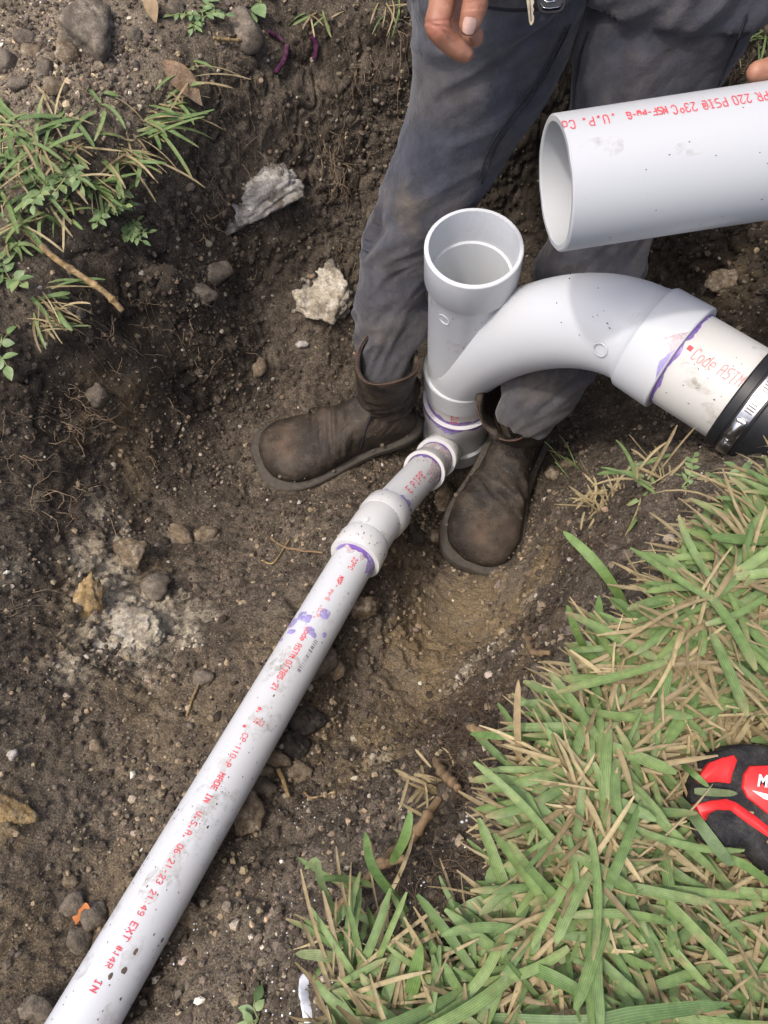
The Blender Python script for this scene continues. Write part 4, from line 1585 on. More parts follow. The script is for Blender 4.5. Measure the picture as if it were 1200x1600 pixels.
part("key_groove", v, f, m_bar, key)
rg = [fpt(842 + 18 * math.cos(a), -62 + 16 * math.sin(a)) for a in np.linspace(0, 2 * math.pi, 30)]
v, f = tube(np.array(rg), .0011, 6)
solo("key_ring", v, f, m_chrome, "thin steel ring joining the key and the black fob", "key ring")
# ------------------------------------------------------------------ tape measure lying in the grass
m_tblack = rock_mat("tape_rubber", (.018, .018, .020), (.030, .030, .032), (.062, .060, .056), 70, .12)
m_tblack.node_tree.nodes["Principled BSDF"].inputs["Roughness"].default_value = .65
m_tred = flat_mat("tape_red", (.62, .022, .022), .42, .4)
m_twhite = flat_mat("tape_white", (.78, .78, .78), .5, .3)
tape = thing("tape_measure", "red and black pocket tape measure lying in the grass at the right edge", "tape measure", [TAPE_C[0], TAPE_C[1], .004])
TZ = .048


def tz(px, py, lift=0.0):
    p = PZ(px, py, TZ)
    return p + np.array([0, 0, lift])


OUT = [(1088, 1272), (1090, 1226), (1104, 1188), (1132, 1168), (1166, 1160), (1206, 1162), (1252, 1172), (1290, 1200), (1308, 1260), (1304, 1330), (1280, 1372), (1236, 1382), (1200, 1352), (1160, 1316), (1128, 1306), (1106, 1296)]
oc = catmull([tz(*q) for q in OUT + [OUT[0]]], 90)[:-1]
cen = oc.mean(0)


def layer(k, z):
    q = cen + (oc - cen) * k
    q[:, 2] = z
    return q


v, f = loft([layer(.86, .004), layer(.96, .008), layer(1.0, .018), layer(1.0, .030), layer(.985, .039), layer(.955, .0445), layer(.91, .0475), layer(.84, TZ), layer(.3, TZ + .0004)])
part("case", v, f, m_tblack, tape)


def plate_on(pts, lo, hi, mat, name, parent, n=60, shrink=.93, closed_smooth=True, lab=None):
    pts = [tz(*q) for q in pts]
    o = catmull(pts + [pts[0]], n)[:-1] if closed_smooth else np.array(pts)
    c = o.mean(0)
    r1, r2_ = o.copy(), c + (o - c) * shrink
    a, b_, d_ = o.copy(), o.copy(), r2_.copy()
    a[:, 2] += lo - .006
    b_[:, 2] += hi - .0006
    d_[:, 2] += hi
    v, f = loft([a, b_, d_])
    return part(name, v, f, mat, parent, label=lab)


def dense(pts, k=5):
    out = []
    for (a, b_), (c, d) in zip(pts, pts[1:] + pts[:1]):
        for t in np.linspace(0, 1, k, endpoint=False):
            out.append((a + (c - a) * t, b_ + (d - b_) * t))
    return out


plate_on(dense([(1091, 1214), (1108, 1192), (1128, 1184), (1146, 1180), (1151, 1188), (1144, 1208), (1140, 1224), (1120, 1222), (1096, 1224)], 3), -.004, .0016, m_tred, "red_tab", tape, 80, .95, lab="red thumb tab at the upper left")
plate_on(dense([(1086, 1257), (1110, 1251), (1134, 1248), (1150, 1254), (1176, 1272), (1204, 1294), (1250, 1330), (1244, 1342), (1204, 1311), (1170, 1288), (1140, 1266), (1118, 1265), (1107, 1270), (1100, 1282), (1092, 1272)], 3), -.006, .0012, m_tred, "red_stripe", tape, 120, .97,
         lab="red band curving below the badge")
badge = plate_on(dense([(1170, 1197), (1205, 1196), (1250, 1204), (1272, 1240), (1262, 1296), (1240, 1308), (1204, 1276), (1166, 1246), (1158, 1230), (1161, 1210)], 3), -.002, .0030, m_tred, "badge", tape, 100, .96, lab="red badge with white lettering")
# bumper lobe on the lower left
bp = tz(1128, 1290)
lv_, lf_ = lump(3, 41, .12, .05)
v = lv_ * np.array([.018, .014, .008]) + bp + np.array([0, 0, -.006])
part("bumper", v, lf_, m_tblack, tape)
# badge lettering
fc = bpy.data.curves.new("lettering", 'FONT')
fc.body = "Milwaukee"
fc.size = .0098
fc.shear = .28
fc.offset = .00032
fc.extrude = .0002
fo = bpy.data.objects.new("tmp_text", fc)
COL.objects.link(fo)
dg = bpy.context.evaluated_depsgraph_get()
te = fo.evaluated_get(dg).to_mesh()
tvv = np.array([q.co[:] for q in te.vertices])
tff = [tuple(p.vertices) for p in te.polygons]
fo.evaluated_get(dg).to_mesh_clear()
bpy.data.objects.remove(fo)
ax_ = unit(tz(1240, 1236) - tz(1180, 1229))
ay_ = np.cross([0, 0, 1.0], ax_)
org = tz(1179, 1228, .0034)
v = org + tvv[:, :1] * ax_ * .9 + tvv[:, 1:2] * ay_ * 1.1 + tvv[:, 2:] * np.array([0, 0, 1.0])
part("white_lettering", v, tff, m_twhite, badge, smooth=False)
bolt = [(0, .0), (.018, -.0022), (.0176, -.0042), (.034, -.0042), (.0165, -.0086), (.0168, -.0058), (.008, -.0046)]
o2 = tz(1171, 1235, .0034)
base = np.array([o2 + ax_ * a + ay_ * b_ for a, b_ in bolt])
v, f = loft([base, base + np.array([0, 0, .0003])])
part("lightning_mark", v, f, m_twhite, badge, smooth=False)
# ------------------------------------------------------------------ crumbs, pebbles and stones
def rot_mats(n, r2):
    q_ = r2.normal(size=(n, 4))
    q_ /= np.linalg.norm(q_, axis=1)[:, None]
    w, x, y, z = q_.T
    return np.stack([np.stack([1 - 2 * (y * y + z * z), 2 * (x * y - z * w), 2 * (x * z + y * w)], -1), np.stack([2 * (x * y + z * w), 1 - 2 * (x * x + z * z), 2 * (y * z - x * w)], -1),
                     np.stack([2 * (x * z - y * w), 2 * (y * z + x * w), 1 - 2 * (x * x + y * y)], -1)], 1)


def scatter(name, pos, rad, col, sub, seed, mat, label, sink=.35, nrm_=None, smooth=False):
    r2 = np.random.default_rng(seed)
    n = len(pos)
    variants = [rock_shape(sub, seed * 10 + k, 9, .22) if sub > 1 else lump(sub, seed * 10 + k, .42, .35) for k in range(8)]
    fv = variants[0][1]
    k = r2.integers(0, 8, n)
    VV = np.stack([a[0] for a in variants])[k]
    RM = rot_mats(n, r2)
    sc = r2.uniform(.7, 1.25, (n, 1, 3))
    VV = np.einsum('nij,nvj->nvi', RM, VV * sc) * rad[:, None, None]
    VV = VV + (pos + nrm_ * (rad * (1 - sink * 2) * .6)[:, None])[:, None, :]
    m = VV.shape[1]
    FF = (fv[None] + (np.arange(n) * m)[:, None, None]).reshape(-1, 3)
    CC = np.repeat(col, m, 0)
    me = mesh_from(name, VV.reshape(-1, 3), FF, [mat], smooth, {'tint': CC})
    o = bpy.data.objects.new(name, me)
    COL.objects.link(o)
    o['kind'] = 'stuff'
    o['label'] = label
    return o


m_crumb, nt, b = new_mat("soil_crumb")
nf = noise_tex(nt, 500, 4, .7)
rr_ = ramp(nt, nf.outputs[0], [(.3, .62), (.7, 1.35)])
c = mix(nt, 1.0, attr(nt, 'tint').outputs['Color'], rr_.outputs[0], 'MULTIPLY')
nt.links.new(c, b.inputs['Base Color'])
b.inputs['Roughness'].default_value = .95
b.inputs['Specular IOR Level'].default_value = .12
bump(nt, b, nf.outputs[0], .6, .002)

DARK = np.array([.066, .053, .041]); MID = np.array([.130, .107, .083]); TAN = np.array([.27, .21, .14]); PALE = np.array([.38, .33, .26]); CHALK = np.array([.52, .48, .42])


def tints(n, r2, p=(.42, .40, .14, .032, .008)):
    k = r2.choice(5, n, p=p)
    base = np.stack([DARK, MID, TAN, PALE, CHALK])[k]
    return base * r2.uniform(.7, 1.3, (n, 1)) * r2.uniform(.95, 1.05, (n, 3))


r2 = np.random.default_rng(21)
vis = np.nonzero(G_OK & (G_PX > -40) & (G_PX < 1240) & (G_PY > -60) & (G_PY < 1660) & (gcol['lawn_r'] < .5))[0]
dens = np.ones(len(vis))
vx, vy = G_PX[vis], G_PY[vis]
cl_full = fbm(ground_v[vis] * 7 + 4, 3, 177)
dens *= .35 + 1.3 * sstep(-.3, .5, cl_full)
for (bx, by, br, w) in ((450, 1150, 110, 2.2), (60, 90, 150, 2.5), (420, 1480, 120, 1.0), (650, 800, 60, 2.0), (250, 1330, 120, 1.5), (560, 960, 60, 1.5), (60, 1050, 120, .8), (640, 700, 60, 1.0), (330, 430, 60, 1.3)):
    dens += w * np.exp(-((vx - bx) ** 2 + (vy - by) ** 2) / br ** 2)
dens /= np.clip(nrm[vis][:, 2], .18, 1)
dens /= dens.sum()
pick = vis[r2.choice(len(vis), 50000, p=dens)]
rad = .0008 + .0040 * r2.random(len(pick)) ** 5.0
pos = ground_v[pick] + r2.normal(0, .001, (len(pick), 3))
tc_ = tints(len(pick), r2)
sa, ch, hu_shade = gcol['sand'][pick], gcol['chalk'][pick], gcol['humus_shade'][pick]
tc_ = tc_ * (1 - .45 * hu_shade)[:, None] * (1 + .7 * gcol['dry'][pick])[:, None]
t2 = r2.random(len(pick)) < sa * .8
tc_[t2] = (TAN * r2.uniform(.7, 1.35, (t2.sum(), 1)))
t3 = r2.random(len(pick)) < ch * .8
tc_[t3] = (PALE * r2.uniform(.7, 1.4, (t3.sum(), 1)))
scatter("soil_crumbs", pos, rad, tc_, 1, 3, m_crumb, "fine crumbs of dark and tan soil lying all over the pit", nrm_=G_N[pick])
pick = vis[r2.choice(len(vis), 2300, p=dens)]
rad = .0032 + .0050 * r2.random(len(pick)) ** 3.0
scatter("soil_clods", ground_v[pick], rad, tints(len(pick), r2, (.44, .44, .10, .02, .0)) * (1 + .8 * gcol['dry'][pick])[:, None], 2, 5, m_crumb, "small clods and pebbles strewn over the pit floor", nrm_=G_N[pick], sink=.62)

# ------------------------------------------------------------------ stones one can point to
m_lime = rock_mat("grey_limestone", (.28, .26, .225), (.46, .43, .385), (.62, .585, .53), 45, .85)
m_chalk = rock_mat("cream_chalk", (.30, .25, .175), (.55, .49, .38), (.72, .67, .57), 55, .75)
m_ochre = rock_mat("ochre_crust", (.20, .13, .06), (.40, .28, .13), (.56, .45, .28), 60, .6)
m_marl = rock_mat("tan_marl", (.10, .075, .05), (.23, .175, .115), (.46, .40, .31), 70)
m_clod = rock_mat("clay_clod", (.10, .084, .064), (.19, .16, .125), (.31, .265, .205), 60)
m_dark = rock_mat("dark_stone", (.025, .023, .020), (.055, .048, .042), (.10, .09, .08), 60)
MATS = {'chalk': m_chalk, 'ochre': m_ochre, 'lime': m_lime, 'marl': m_marl, 'clod': m_clod, 'dark': m_dark}


def stone(px, py, w_px, h_px, mat, label, seed, name="stone", cat="stone", sub=4, rough=.32, ang=0.0, sink=.30, depth_k=.8, group=None):
    c, n = hit(px, py)
    d = float((c - CAM) @ cF)
    v, f = rock_shape(sub, seed, 14, rough * .42)
    v = v * (1 + .06 * fbm(v * 9, 3, seed + 5))[:, None]
    v = v * 1.12
    a, b_ = w_px / 2 * d / F_PX, h_px / 2 * d / F_PX
    v = v * np.array([a, b_, min(a, b_) * depth_k])
    ca, sa_ = math.cos(R(ang)), math.sin(R(ang))
    z = unit(n * .6 + unit(CAM - c) * .6)
    x = unit(cR - z * (cR @ z))
    y = np.cross(z, x)
    x, y = x * ca + y * sa_, y * ca - x * sa_
    M = np.stack([x, y, z], 1)
    v = v @ M.T + c + n * min(a, b_) * depth_k * (.5 - sink)
    return solo(name, v, f, MATS[mat], label, cat, group)


STONES = [
    (140, 55, 88, 110, 'clod', "biggest grey clod of earth at the top left of the soil heap", 'clod', 4, .28, 20),
    (388, 50, 44, 60, 'clod', "pale brown lump of earth beside the purple stems on the top bank", 'clod', 3, .3, 10),
    (55, 82, 36, 28, 'marl', "pale angular stone on the soil heap, left of the biggest clod", 'stone', 3, .3, 10),
    (99, 88, 34, 36, 'marl', "rounded pale stone touching the left edge of the biggest clod", 'stone', 3, .3, 40),
    (84, 138, 38, 30, 'marl', "flat tan stone on the heap just above the left grass", 'stone', 3, .3, -20),
    (10, 102, 34, 38, 'clod', "tan lump at the left edge of the soil heap", 'stone', 3, .3, 0),
    (38, 62, 28, 24, 'clod', "small grey lump above the pale angular stone on the heap", 'clod', 3, .3, 0),
    (68, 110, 26, 26, 'clod', "brown lump between the pale stones on the heap", 'clod', 3, .3, 0),
    (26, 134, 28, 24, 'clod', "small grey lump low on the heap near the grass", 'clod', 3, .3, 0),
    (210, 55, 24, 22, 'clod', "small lump of soil just right of the biggest clod", 'clod', 3, .3, 0),
    (274, 12, 26, 24, 'clod', "grey lump beside the dry curled leaf on the top bank", 'clod', 3, .3, 0),
    (283, 836, 38, 26, 'marl', "split whitish stone in the left pit floor, larger of a pair", 'stone', 3, .3, -25),
    (322, 832, 32, 22, 'marl', "split whitish stone in the left pit floor, smaller of a pair", 'stone', 3, .3, 30),
    (206, 866, 46, 44, 'marl', "crusty tan lump at the foot of the left wall", 'stone', 4, .4, 60),
    (244, 918, 44, 40, 'clod', "brown crusted lump just above the white chalk patch", 'stone', 3, .35, 0),
    (316, 1060, 32, 30, 'clod', "brown stone left of the long pipe, near a dry straw", 'stone', 3, .3, 0),
    (562, 952, 40, 36, 'marl', "tan crumbly stone beside the long pipe, just below the elbow", 'stone', 4, .42, 20),
    (692, 786, 38, 36, 'marl', "tan stone wedged between the short pipe and the right boot", 'stone', 3, .35, 60),
    (686, 838, 44, 26, 'marl', "flat brown stone against the toe side of the right boot", 'stone', 3, .3, -10),
    (648, 838, 30, 36, 'dark', "dark stone under the short pipe near the elbow", 'stone', 3, .3, 30),
    (866, 740, 26, 30, 'marl', "small knobbly stone lying right of the right boot's heel", 'stone', 3, .4, 0),
    (884, 726, 20, 14, 'marl', "tiny flat stone beside the knobbly one, right of the boots", 'stone', 3, .3, 0),
    (500, 1042, 56, 46, 'clod', "brown clod pressed against the lower side of the long pipe", 'clod', 4, .35, 50),
    (526, 1048, 30, 32, 'marl', "tan stone right of the clod pressed against the pipe", 'stone', 3, .32, 0),
    (482, 1128, 54, 36, 'dark', "black stone lying right of the pipe's date print, upper one", 'stone', 4, .3, -10),
    (460, 1166, 46, 36, 'dark', "black stone lying right of the pipe, lower one", 'stone', 4, .3, 0),
    (432, 1186, 44, 26, 'marl', "tan stone touching the right side of the long pipe", 'stone', 3, .32, -20),
    (416, 1204, 32, 24, 'marl', "small tan stone just below the one touching the pipe", 'stone', 3, .32, -20),
    (466, 1204, 36, 32, 'marl', "rough tan stone below the black stones", 'stone', 3, .4, 30),
    (384, 1270, 46, 60, 'marl', "upright brown stone at the edge of the dark hollow beside the pipe", 'stone', 4, .35, 10),
    (412, 1232, 34, 30, 'clod', "crumbly clod above the dark hollow beside the pipe", 'clod', 3, .4, 0),
    (292, 1428, 38, 44, 'marl', "tan stone on the soil right of the lower pipe", 'stone', 4, .35, 20),
    (150, 1432, 32, 44, 'clod', "brown lump just right of the orange brick chip", 'clod', 3, .32, 20),
    (112, 1412, 34, 34, 'clod', "dull brown lump left of the lower pipe, above the brick chip", 'clod', 3, .3, 0),
    (120, 1466, 36, 40, 'clod', "dull brown lump left of the lower pipe, below the brick chip", 'clod', 3, .32, 40),
    (108, 1376, 24, 18, 'marl', "pale double pebble left of the lower pipe", 'stone', 3, .4, -10),
    (54, 1582, 60, 44, 'clod', "wide brown clod at the bottom left corner beside the pipe", 'clod', 4, .32, -10),
    (152, 1168, 26, 18, 'marl', "pale tan pebble alone on the left pit slope", 'stone', 3, .4, 0),
    (22, 1178, 18, 16, 'lime', "small white pebble at the left edge of the pit slope", 'stone', 3, .3, 0),
    (14, 1270, 40, 70, 'ochre', "tan crusted rock at the left edge low on the slope", 'rock', 4, .35, 70),
    (50, 385, 20, 30, 'dark', "small dark stone among the left bank weeds", 'stone', 3, .3, 0),
    (340, 430, 40, 34, 'clod', "round lump in the wall below the grey ledge rock", 'clod', 3, .3, 0),
    (318, 460, 40, 36, 'clod', "brown lump lower in the wall under the grey ledge rock", 'clod', 3, .3, 0),
    (152, 620, 40, 34, 'clod', "brown lump by the hanging roots of the left wall", 'clod', 3, .35, 0),
    (405, 575, 30, 26, 'marl', "tan fleck of stone left of the left boot", 'stone', 3, .35, 0),
    (470, 538, 16, 12, 'lime', "little white flake of stone above the left boot", 'stone', 3, .3, 0),
    (1140, 440, 60, 44, 'marl', "crusty tan rock in the wall above the arm pipe", 'rock', 4, .4, -20),
]
for i, (px, py, w, h, mt, lab, cat, sub, rg_, ang) in enumerate(STONES):
    stone(px, py, w * 1.12, h * 1.12, mt, lab, 300 + i * 7, 'soil_clod' if cat == 'clod' else ('rock' if cat == 'rock' else 'stone'), 'soil clod' if cat == 'clod' else cat, sub, rg_, ang)
# two grey slabs sticking out of the far wall
stone(408, 312, 150, 66, 'lime', "long grey ledge of rock jutting from the far pit wall above the left boot", 901, 'rock', 'rock', 5, .30, 32, .66, .8)
stone(500, 446, 124, 104, 'chalk', "whitish rock half buried beside the left trouser leg", 917, 'rock', 'rock', 5, .42, -35, .80, .5)
stone(205, 985, 96, 130, 'chalk', "broken white chalky rock in the foot of the left wall", 933, 'rock', 'rock', 5, .6, -20, 1.02, .42)
stone(132, 945, 50, 86, 'ochre', "ochre crust of rock left of the white chalky rock", 937, 'rock', 'rock', 4, .5, 0, .88, .45)

m_brick = flat_mat("orange_brick", (.42, .16, .06), .9, .1)
c, n = hit(127, 1430)
bx_ = unit(P(140, 1416, .75) - P(114, 1444, .75))
bz_ = unit(n)
by_ = np.cross(bz_, bx_)
v, f = loft([c + bx_ * s * .0125 + by_ * .0052 * np.array([-1, 1, 1, -1])[:, None] * k + bz_ * (np.array([0, 0, .008, .008])[:, None] + .0005) for s, k in ((-1, .7), (-.8, 1), (.3, .95), (.9, 1.05), (1.05, .6))])
solo("brick_chip", v, f, m_brick, "small orange chip of brick on the soil left of the lower pipe", "brick chip", smooth=False)
# ------------------------------------------------------------------ grass blades
m_blade, nt, b = new_mat("grass_blade")
nf = noise_tex(nt, 150, 3, .6)
c = attr(nt, 'tint').outputs['Color']
wv_ = nd(nt, 'ShaderNodeMath', operation='MULTIPLY')       # fine veins along the blade
wv_.inputs[1].default_value = 19.0
nt.links.new(attr(nt, 'across').outputs['Fac'], wv_.inputs[0])
ws_ = nd(nt, 'ShaderNodeMath', operation='SINE')
nt.links.new(wv_.outputs[0], ws_.inputs[0])
vr_ = ramp(nt, ws_.outputs[0], [(.0, .80), (.9, 1.10)])
c = mix(nt, 1.0, c, vr_.outputs[0], 'MULTIPLY')
bl_ = noise_tex(nt, 55, 4, .7)
br_ = ramp(nt, bl_.outputs[0], [(.60, 0), (.70, .7)])
c = mix(nt, br_.outputs[0], c, (.34, .28, .14))
rr_ = ramp(nt, nf.outputs[0], [(.3, .78), (.7, 1.2)])
c = mix(nt, 1.0, c, rr_.outputs[0], 'MULTIPLY')
nt.links.new(c, b.inputs['Base Color'])
b.inputs['Roughness'].default_value = .5
b.inputs['Specular IOR Level'].default_value = .35
tr_ = nt.nodes.new('ShaderNodeBsdfTranslucent')
nt.links.new(c, tr_.inputs[0])
ms = nt.nodes.new('ShaderNodeMixShader')
ms.inputs[0].default_value = .28
out_n = [x for x in nt.nodes if x.type == 'OUTPUT_MATERIAL'][0]
nt.links.new(b.outputs[0], ms.inputs[1])
nt.links.new(tr_.outputs[0], ms.inputs[2])
nt.links.new(ms.outputs[0], out_n.inputs[0])


def blades(base, az, pitch, length, width, bend, tint, r2, seg=6, fold=.25, tip=.45, droop=1.0, tiptint=None):
    """many blades at once; each a folded strip that arches over"""
    n = len(base)
    t = np.linspace(0, 1, seg + 1)
    ds = length / seg
    pos = np.zeros((n, seg + 1, 3))
    pos[:, 0] = base
    dirs = np.zeros((n, seg + 1, 3))
    twist = r2.normal(0, .5, n)
    sway = r2.normal(0, .35, n)
    for k in range(seg + 1):
        p = pitch - bend * t[k] ** 1.2 * droop
        a = az + sway * t[k]
        dirs[:, k] = np.stack([np.cos(p) * np.cos(a), np.cos(p) * np.sin(a), np.sin(p)], 1)
        if k:
            pos[:, k] = pos[:, k - 1] + (dirs[:, k - 1] + dirs[:, k]) / 2 * ds[:, None]
    side0 = np.stack([-np.sin(az), np.cos(az), np.zeros(n)], 1)
    W = np.interp(t, [0, .12, .5, .85, .96, 1.0], [.55, .85, 1.0, .92, .74, tip * .8])
    V = np.zeros((n, seg + 1, 3, 3))
    for k in range(seg + 1):
        up = np.cross(dirs[:, k], side0)
        ang = twist * (t[k] - .3)
        s_ = side0 * np.cos(ang)[:, None] + up * np.sin(ang)[:, None]
        u_ = np.cross(dirs[:, k], s_)
        w = (width * W[k] / 2)[:, None]
        V[:, k, 0] = pos[:, k] - s_ * w + u_ * w * fold
        V[:, k, 1] = pos[:, k]
        V[:, k, 2] = pos[:, k] + s_ * w + u_ * w * fold
    m = (seg + 1) * 3
    q = []
    for k in range(seg):
        for j in range(2):
            a0 = k * 3 + j
            q.append((a0, a0 + 1, a0 + 4, a0 + 3))
    q = np.array(q)
    F = (q[None] + (np.arange(n) * m)[:, None, None]).reshape(-1, 4)
    C = np.repeat(tint[:, None, :], m, 1)
    if tiptint is not None:
        k_ = np.repeat(np.clip((t - .72) / .28, 0, 1), 3)[None, :, None] * tiptint[:, None, None]
        C = C * (1 - k_) + np.array([.40, .31, .17]) * k_
        b_ = np.repeat(np.clip(1 - t / .18, 0, 1), 3)[None, :, None] * .6
        C = C * (1 - b_) + np.array([.36, .36, .20]) * b_
    C = C * np.tile(np.array([.94, 1.12, .94]), seg + 1)[None, :, None]
    U = np.tile(np.array([-1.0, 0.0, 1.0]), n * (seg + 1))
    return V.reshape(-1, 3), F, np.column_stack([C.reshape(-1, 3), U])


def merge_np(lst):
    V, F, C, n = [], [], [], 0
    for v, f, c_ in lst:
        V.append(v); F.append(f + n); C.append(c_)
        n += len(v)
    return np.concatenate(V), np.concatenate(F), np.concatenate(C)


def greens(n, r2, bright=1.0):
    a, b_, c_ = np.array([.150, .235, .072]), np.array([.232, .325, .112]), np.array([.120, .20, .088])
    k = r2.random((n, 1))
    w = r2.random((n, 1))
    return (a * (1 - k) + b_ * k) * (1 - w * .4) * bright + c_ * w * .4


def straws(n, r2):
    a, b_ = np.array([.47, .385, .21]), np.array([.28, .215, .112])
    k = r2.random((n, 1))
    return (a * k + b_ * (1 - k)) * r2.uniform(.75, 1.2, (n, 1))


# where the right-hand lawn grows
r2 = np.random.default_rng(33)
lawn_w = gcol['lawn_r']
lv = np.nonzero(G_OK & (lawn_w > .5) & (G_PX > -80) & (G_PX < 1330) & (G_PY > 600) & (G_PY < 1760))[0]
cx = TAPE_C[:2]


def pick_lawn(n, clear=.0):
    k = lv[r2.choice(len(lv), n)]
    if clear:
        d = np.hypot((ground_v[k][:, 0] - cx[0]), (ground_v[k][:, 1] - cx[1]))
        k = k[d > clear]
    return k


def keep_clear(base, az, length):
    """leave out blades that would lie over the tape measure"""
    ok = np.ones(len(base), bool)
    for f_ in (.45, .8, 1.0):
        e = base[:, :2] + np.stack([np.cos(az), np.sin(az)], 1) * (length * f_)[:, None]
        ok &= np.hypot(e[:, 0] - cx[0], e[:, 1] - cx[1]) > .046
    return ok


lst = []
k = pick_lawn(5600)                                    # dry thatch lying flat
n = len(k)
lst.append(blades(ground_v[k] + np.array([0, 0, .001]) + np.column_stack([np.zeros(n), np.zeros(n), r2.uniform(0, .016, n)]), r2.uniform(0, 6.28, n), r2.normal(.12, .28, n), r2.uniform(.018, .062, n), r2.uniform(.0016, .0046, n),
                  r2.uniform(-.1, .6, n), straws(n, r2), r2, 4, .35))
v, f, c_ = merge_np(lst)
o = bpy.data.objects.new("dry_thatch", mesh_from("dry_thatch", v, f, [m_blade], True, {'tint': c_[:, :3], 'across': c_[:, 3]}))
COL.objects.link(o)
o['kind'] = 'stuff'
o['label'] = "dry straw coloured thatch lying between the green blades of the lawn"
lst = []
for cnt, clr, zlo, zhi, plo, phi, l0, l1, w0, w1, b0_, b1_, br_g, seg_, tp in ((1500, .060, .002, .015, .05, .7, .02, .062, .0030, .0068, .2, 1.1, .9, 6, .35), (520, .062, .010, .026, .0, .45, .04, .088, .0050, .0082, .1, .75, 1.05, 8, .3)):
    k = pick_lawn(cnt, clr)                            # low blades, then longer broad ones lying over them
    n = len(k)
    az_, ln_ = r2.uniform(0, 6.28, n), r2.uniform(l0, l1, n)
    ok = keep_clear(ground_v[k], az_, ln_)
    k, az_, ln_ = k[ok], az_[ok], ln_[ok]
    n = len(k)
    lst.append(blades(ground_v[k] + np.column_stack([np.zeros(n), np.zeros(n), r2.uniform(zlo, zhi, n)]), az_, r2.uniform(plo, phi, n), ln_, r2.uniform(w0, w1, n), r2.uniform(b0_, b1_, n), greens(n, r2, br_g), r2, seg_,
                      tiptint=(r2.random(n) < tp) * r2.uniform(.3, 1, n)))
k = pick_lawn(240, .065)                               # bleached blades lying on top
n = len(k)
lst.append(blades(ground_v[k] + np.column_stack([np.zeros(n), np.zeros(n), r2.uniform(.006, .026, n)]), r2.uniform(0, 6.28, n), r2.uniform(-.1, .45, n), r2.uniform(.03, .085, n), r2.uniform(.0014, .0036, n), r2.uniform(-.1, .7, n), straws(n, r2), r2, 6, .4))
# the ragged front edge leaning out over the pit
ed = []
for (ax_, ay_), (bx_, by_) in zip(EDGE[:-1], EDGE[1:]):
    for t_ in np.linspace(0, 1, 26):
        p = PZ(ax_ + (bx_ - ax_) * t_, ay_ + (by_ - ay_) * t_, 0)
        ed.append(p)
ed = np.array(ed)
n = len(ed)
out_az = np.arctan2(np.gradient(ed[:, 1]), np.gradient(ed[:, 0]))
base_e = np.array([ground_at(p[:2] + r2.normal(0, .008, 2))[0] for p in ed])
lst.append(blades(base_e + np.column_stack([np.zeros(n), np.zeros(n), r2.uniform(.0, .012, n)]), r2.normal(R(160), 1.2, n), r2.uniform(.0, .6, n), r2.uniform(.02, .06, n), r2.uniform(.004, .0075, n), r2.uniform(.3, 1.2, n), greens(n, r2), r2, 7,
                  tiptint=(r2.random(n) < .4) * r2.uniform(.3, 1, n)))
v, f, c_ = merge_np(lst)
o = bpy.data.objects.new("lawn_grass", mesh_from("lawn_grass", v, f, [m_blade], True, {'tint': c_[:, :3], 'across': c_[:, 3]}))
COL.objects.link(o)
o['kind'] = 'stuff'
o['label'] = "broad bladed green lawn grass on the right bank"
n = len(ed) * 2
be = np.concatenate([base_e, base_e])
v, f, c_ = blades(be + r2.normal(0, .006, (n, 3)) * np.array([1, 1, .6]), r2.normal(R(175), 1.1, n), r2.uniform(-.3, .4, n), r2.uniform(.02, .07, n), r2.uniform(.0012, .0034, n), r2.uniform(.2, 1.5, n), straws(n, r2), r2, 5, .3)
o = bpy.data.objects.new("edge_straw", mesh_from("edge_straw", v, f, [m_blade], True, {'tint': c_[:, :3], 'across': c_[:, 3]}))
COL.objects.link(o)
o['kind'] = 'stuff'
o['label'] = "dead straw and cut roots hanging over the right lip of the pit"

# the lawn goes on beyond the picture on both banks
r9 = np.random.default_rng(909)
pts = []
for x0, x1, y0, y1, cnt, right in ((-.1, .80, -.42, .40, 9000, True), (-.95, -.42, .15, 1.05, 5200, False), (-.6, .8, 1.12, 1.5, 3200, False)):
    xy = np.column_stack([r9.uniform(x0, x1, cnt), r9.uniform(y0, y1, cnt)])
    zb = base_z(xy)
    ppx, ppy, pdd = project(np.column_stack([xy, zb]))
    out_ = (ppx < -70) | (ppx > 1270) | (ppy < -90) | (ppy > 1690)
    flat_ = zb > outer_z(xy) - .03
    if right:
        ii = np.zeros(cnt, bool)
        for (xa, ya), (xb, yb) in zip(poly, np.roll(poly, -1, 0)):
            ii ^= ((ya > xy[:, 1]) != (yb > xy[:, 1])) & (xy[:, 0] < (xb - xa) * (xy[:, 1] - ya) / (yb - ya + 1e-12) + xa)
        flat_ &= ii
    m = out_ & flat_
    pts.append(np.column_stack([xy[m], zb[m]]))
pts = np.concatenate(pts)
n = len(pts)
dry_ = r9.random(n) < .62
tint_ = np.where(dry_[:, None], straws(n, r9), greens(n, r9, 1.0))
v, f, c_ = blades(pts + np.column_stack([np.zeros(n), np.zeros(n), r9.uniform(.002, .018, n)]), r9.uniform(0, 6.28, n), r9.uniform(0, .5, n), r9.uniform(.03, .08, n), np.where(dry_, r9.uniform(.002, .0046, n), r9.uniform(.004, .008, n)),
                  r9.uniform(.1, .9, n), tint_, r9, 5)
o = bpy.data.objects.new("outer_grass", mesh_from("outer_grass", v, f, [m_blade], True, {'tint': c_[:, :3], 'across': c_[:, 3]}))
COL.objects.link(o)
o['kind'] = 'stuff'
o['label'] = "green and dry lawn grass going on round the pit"

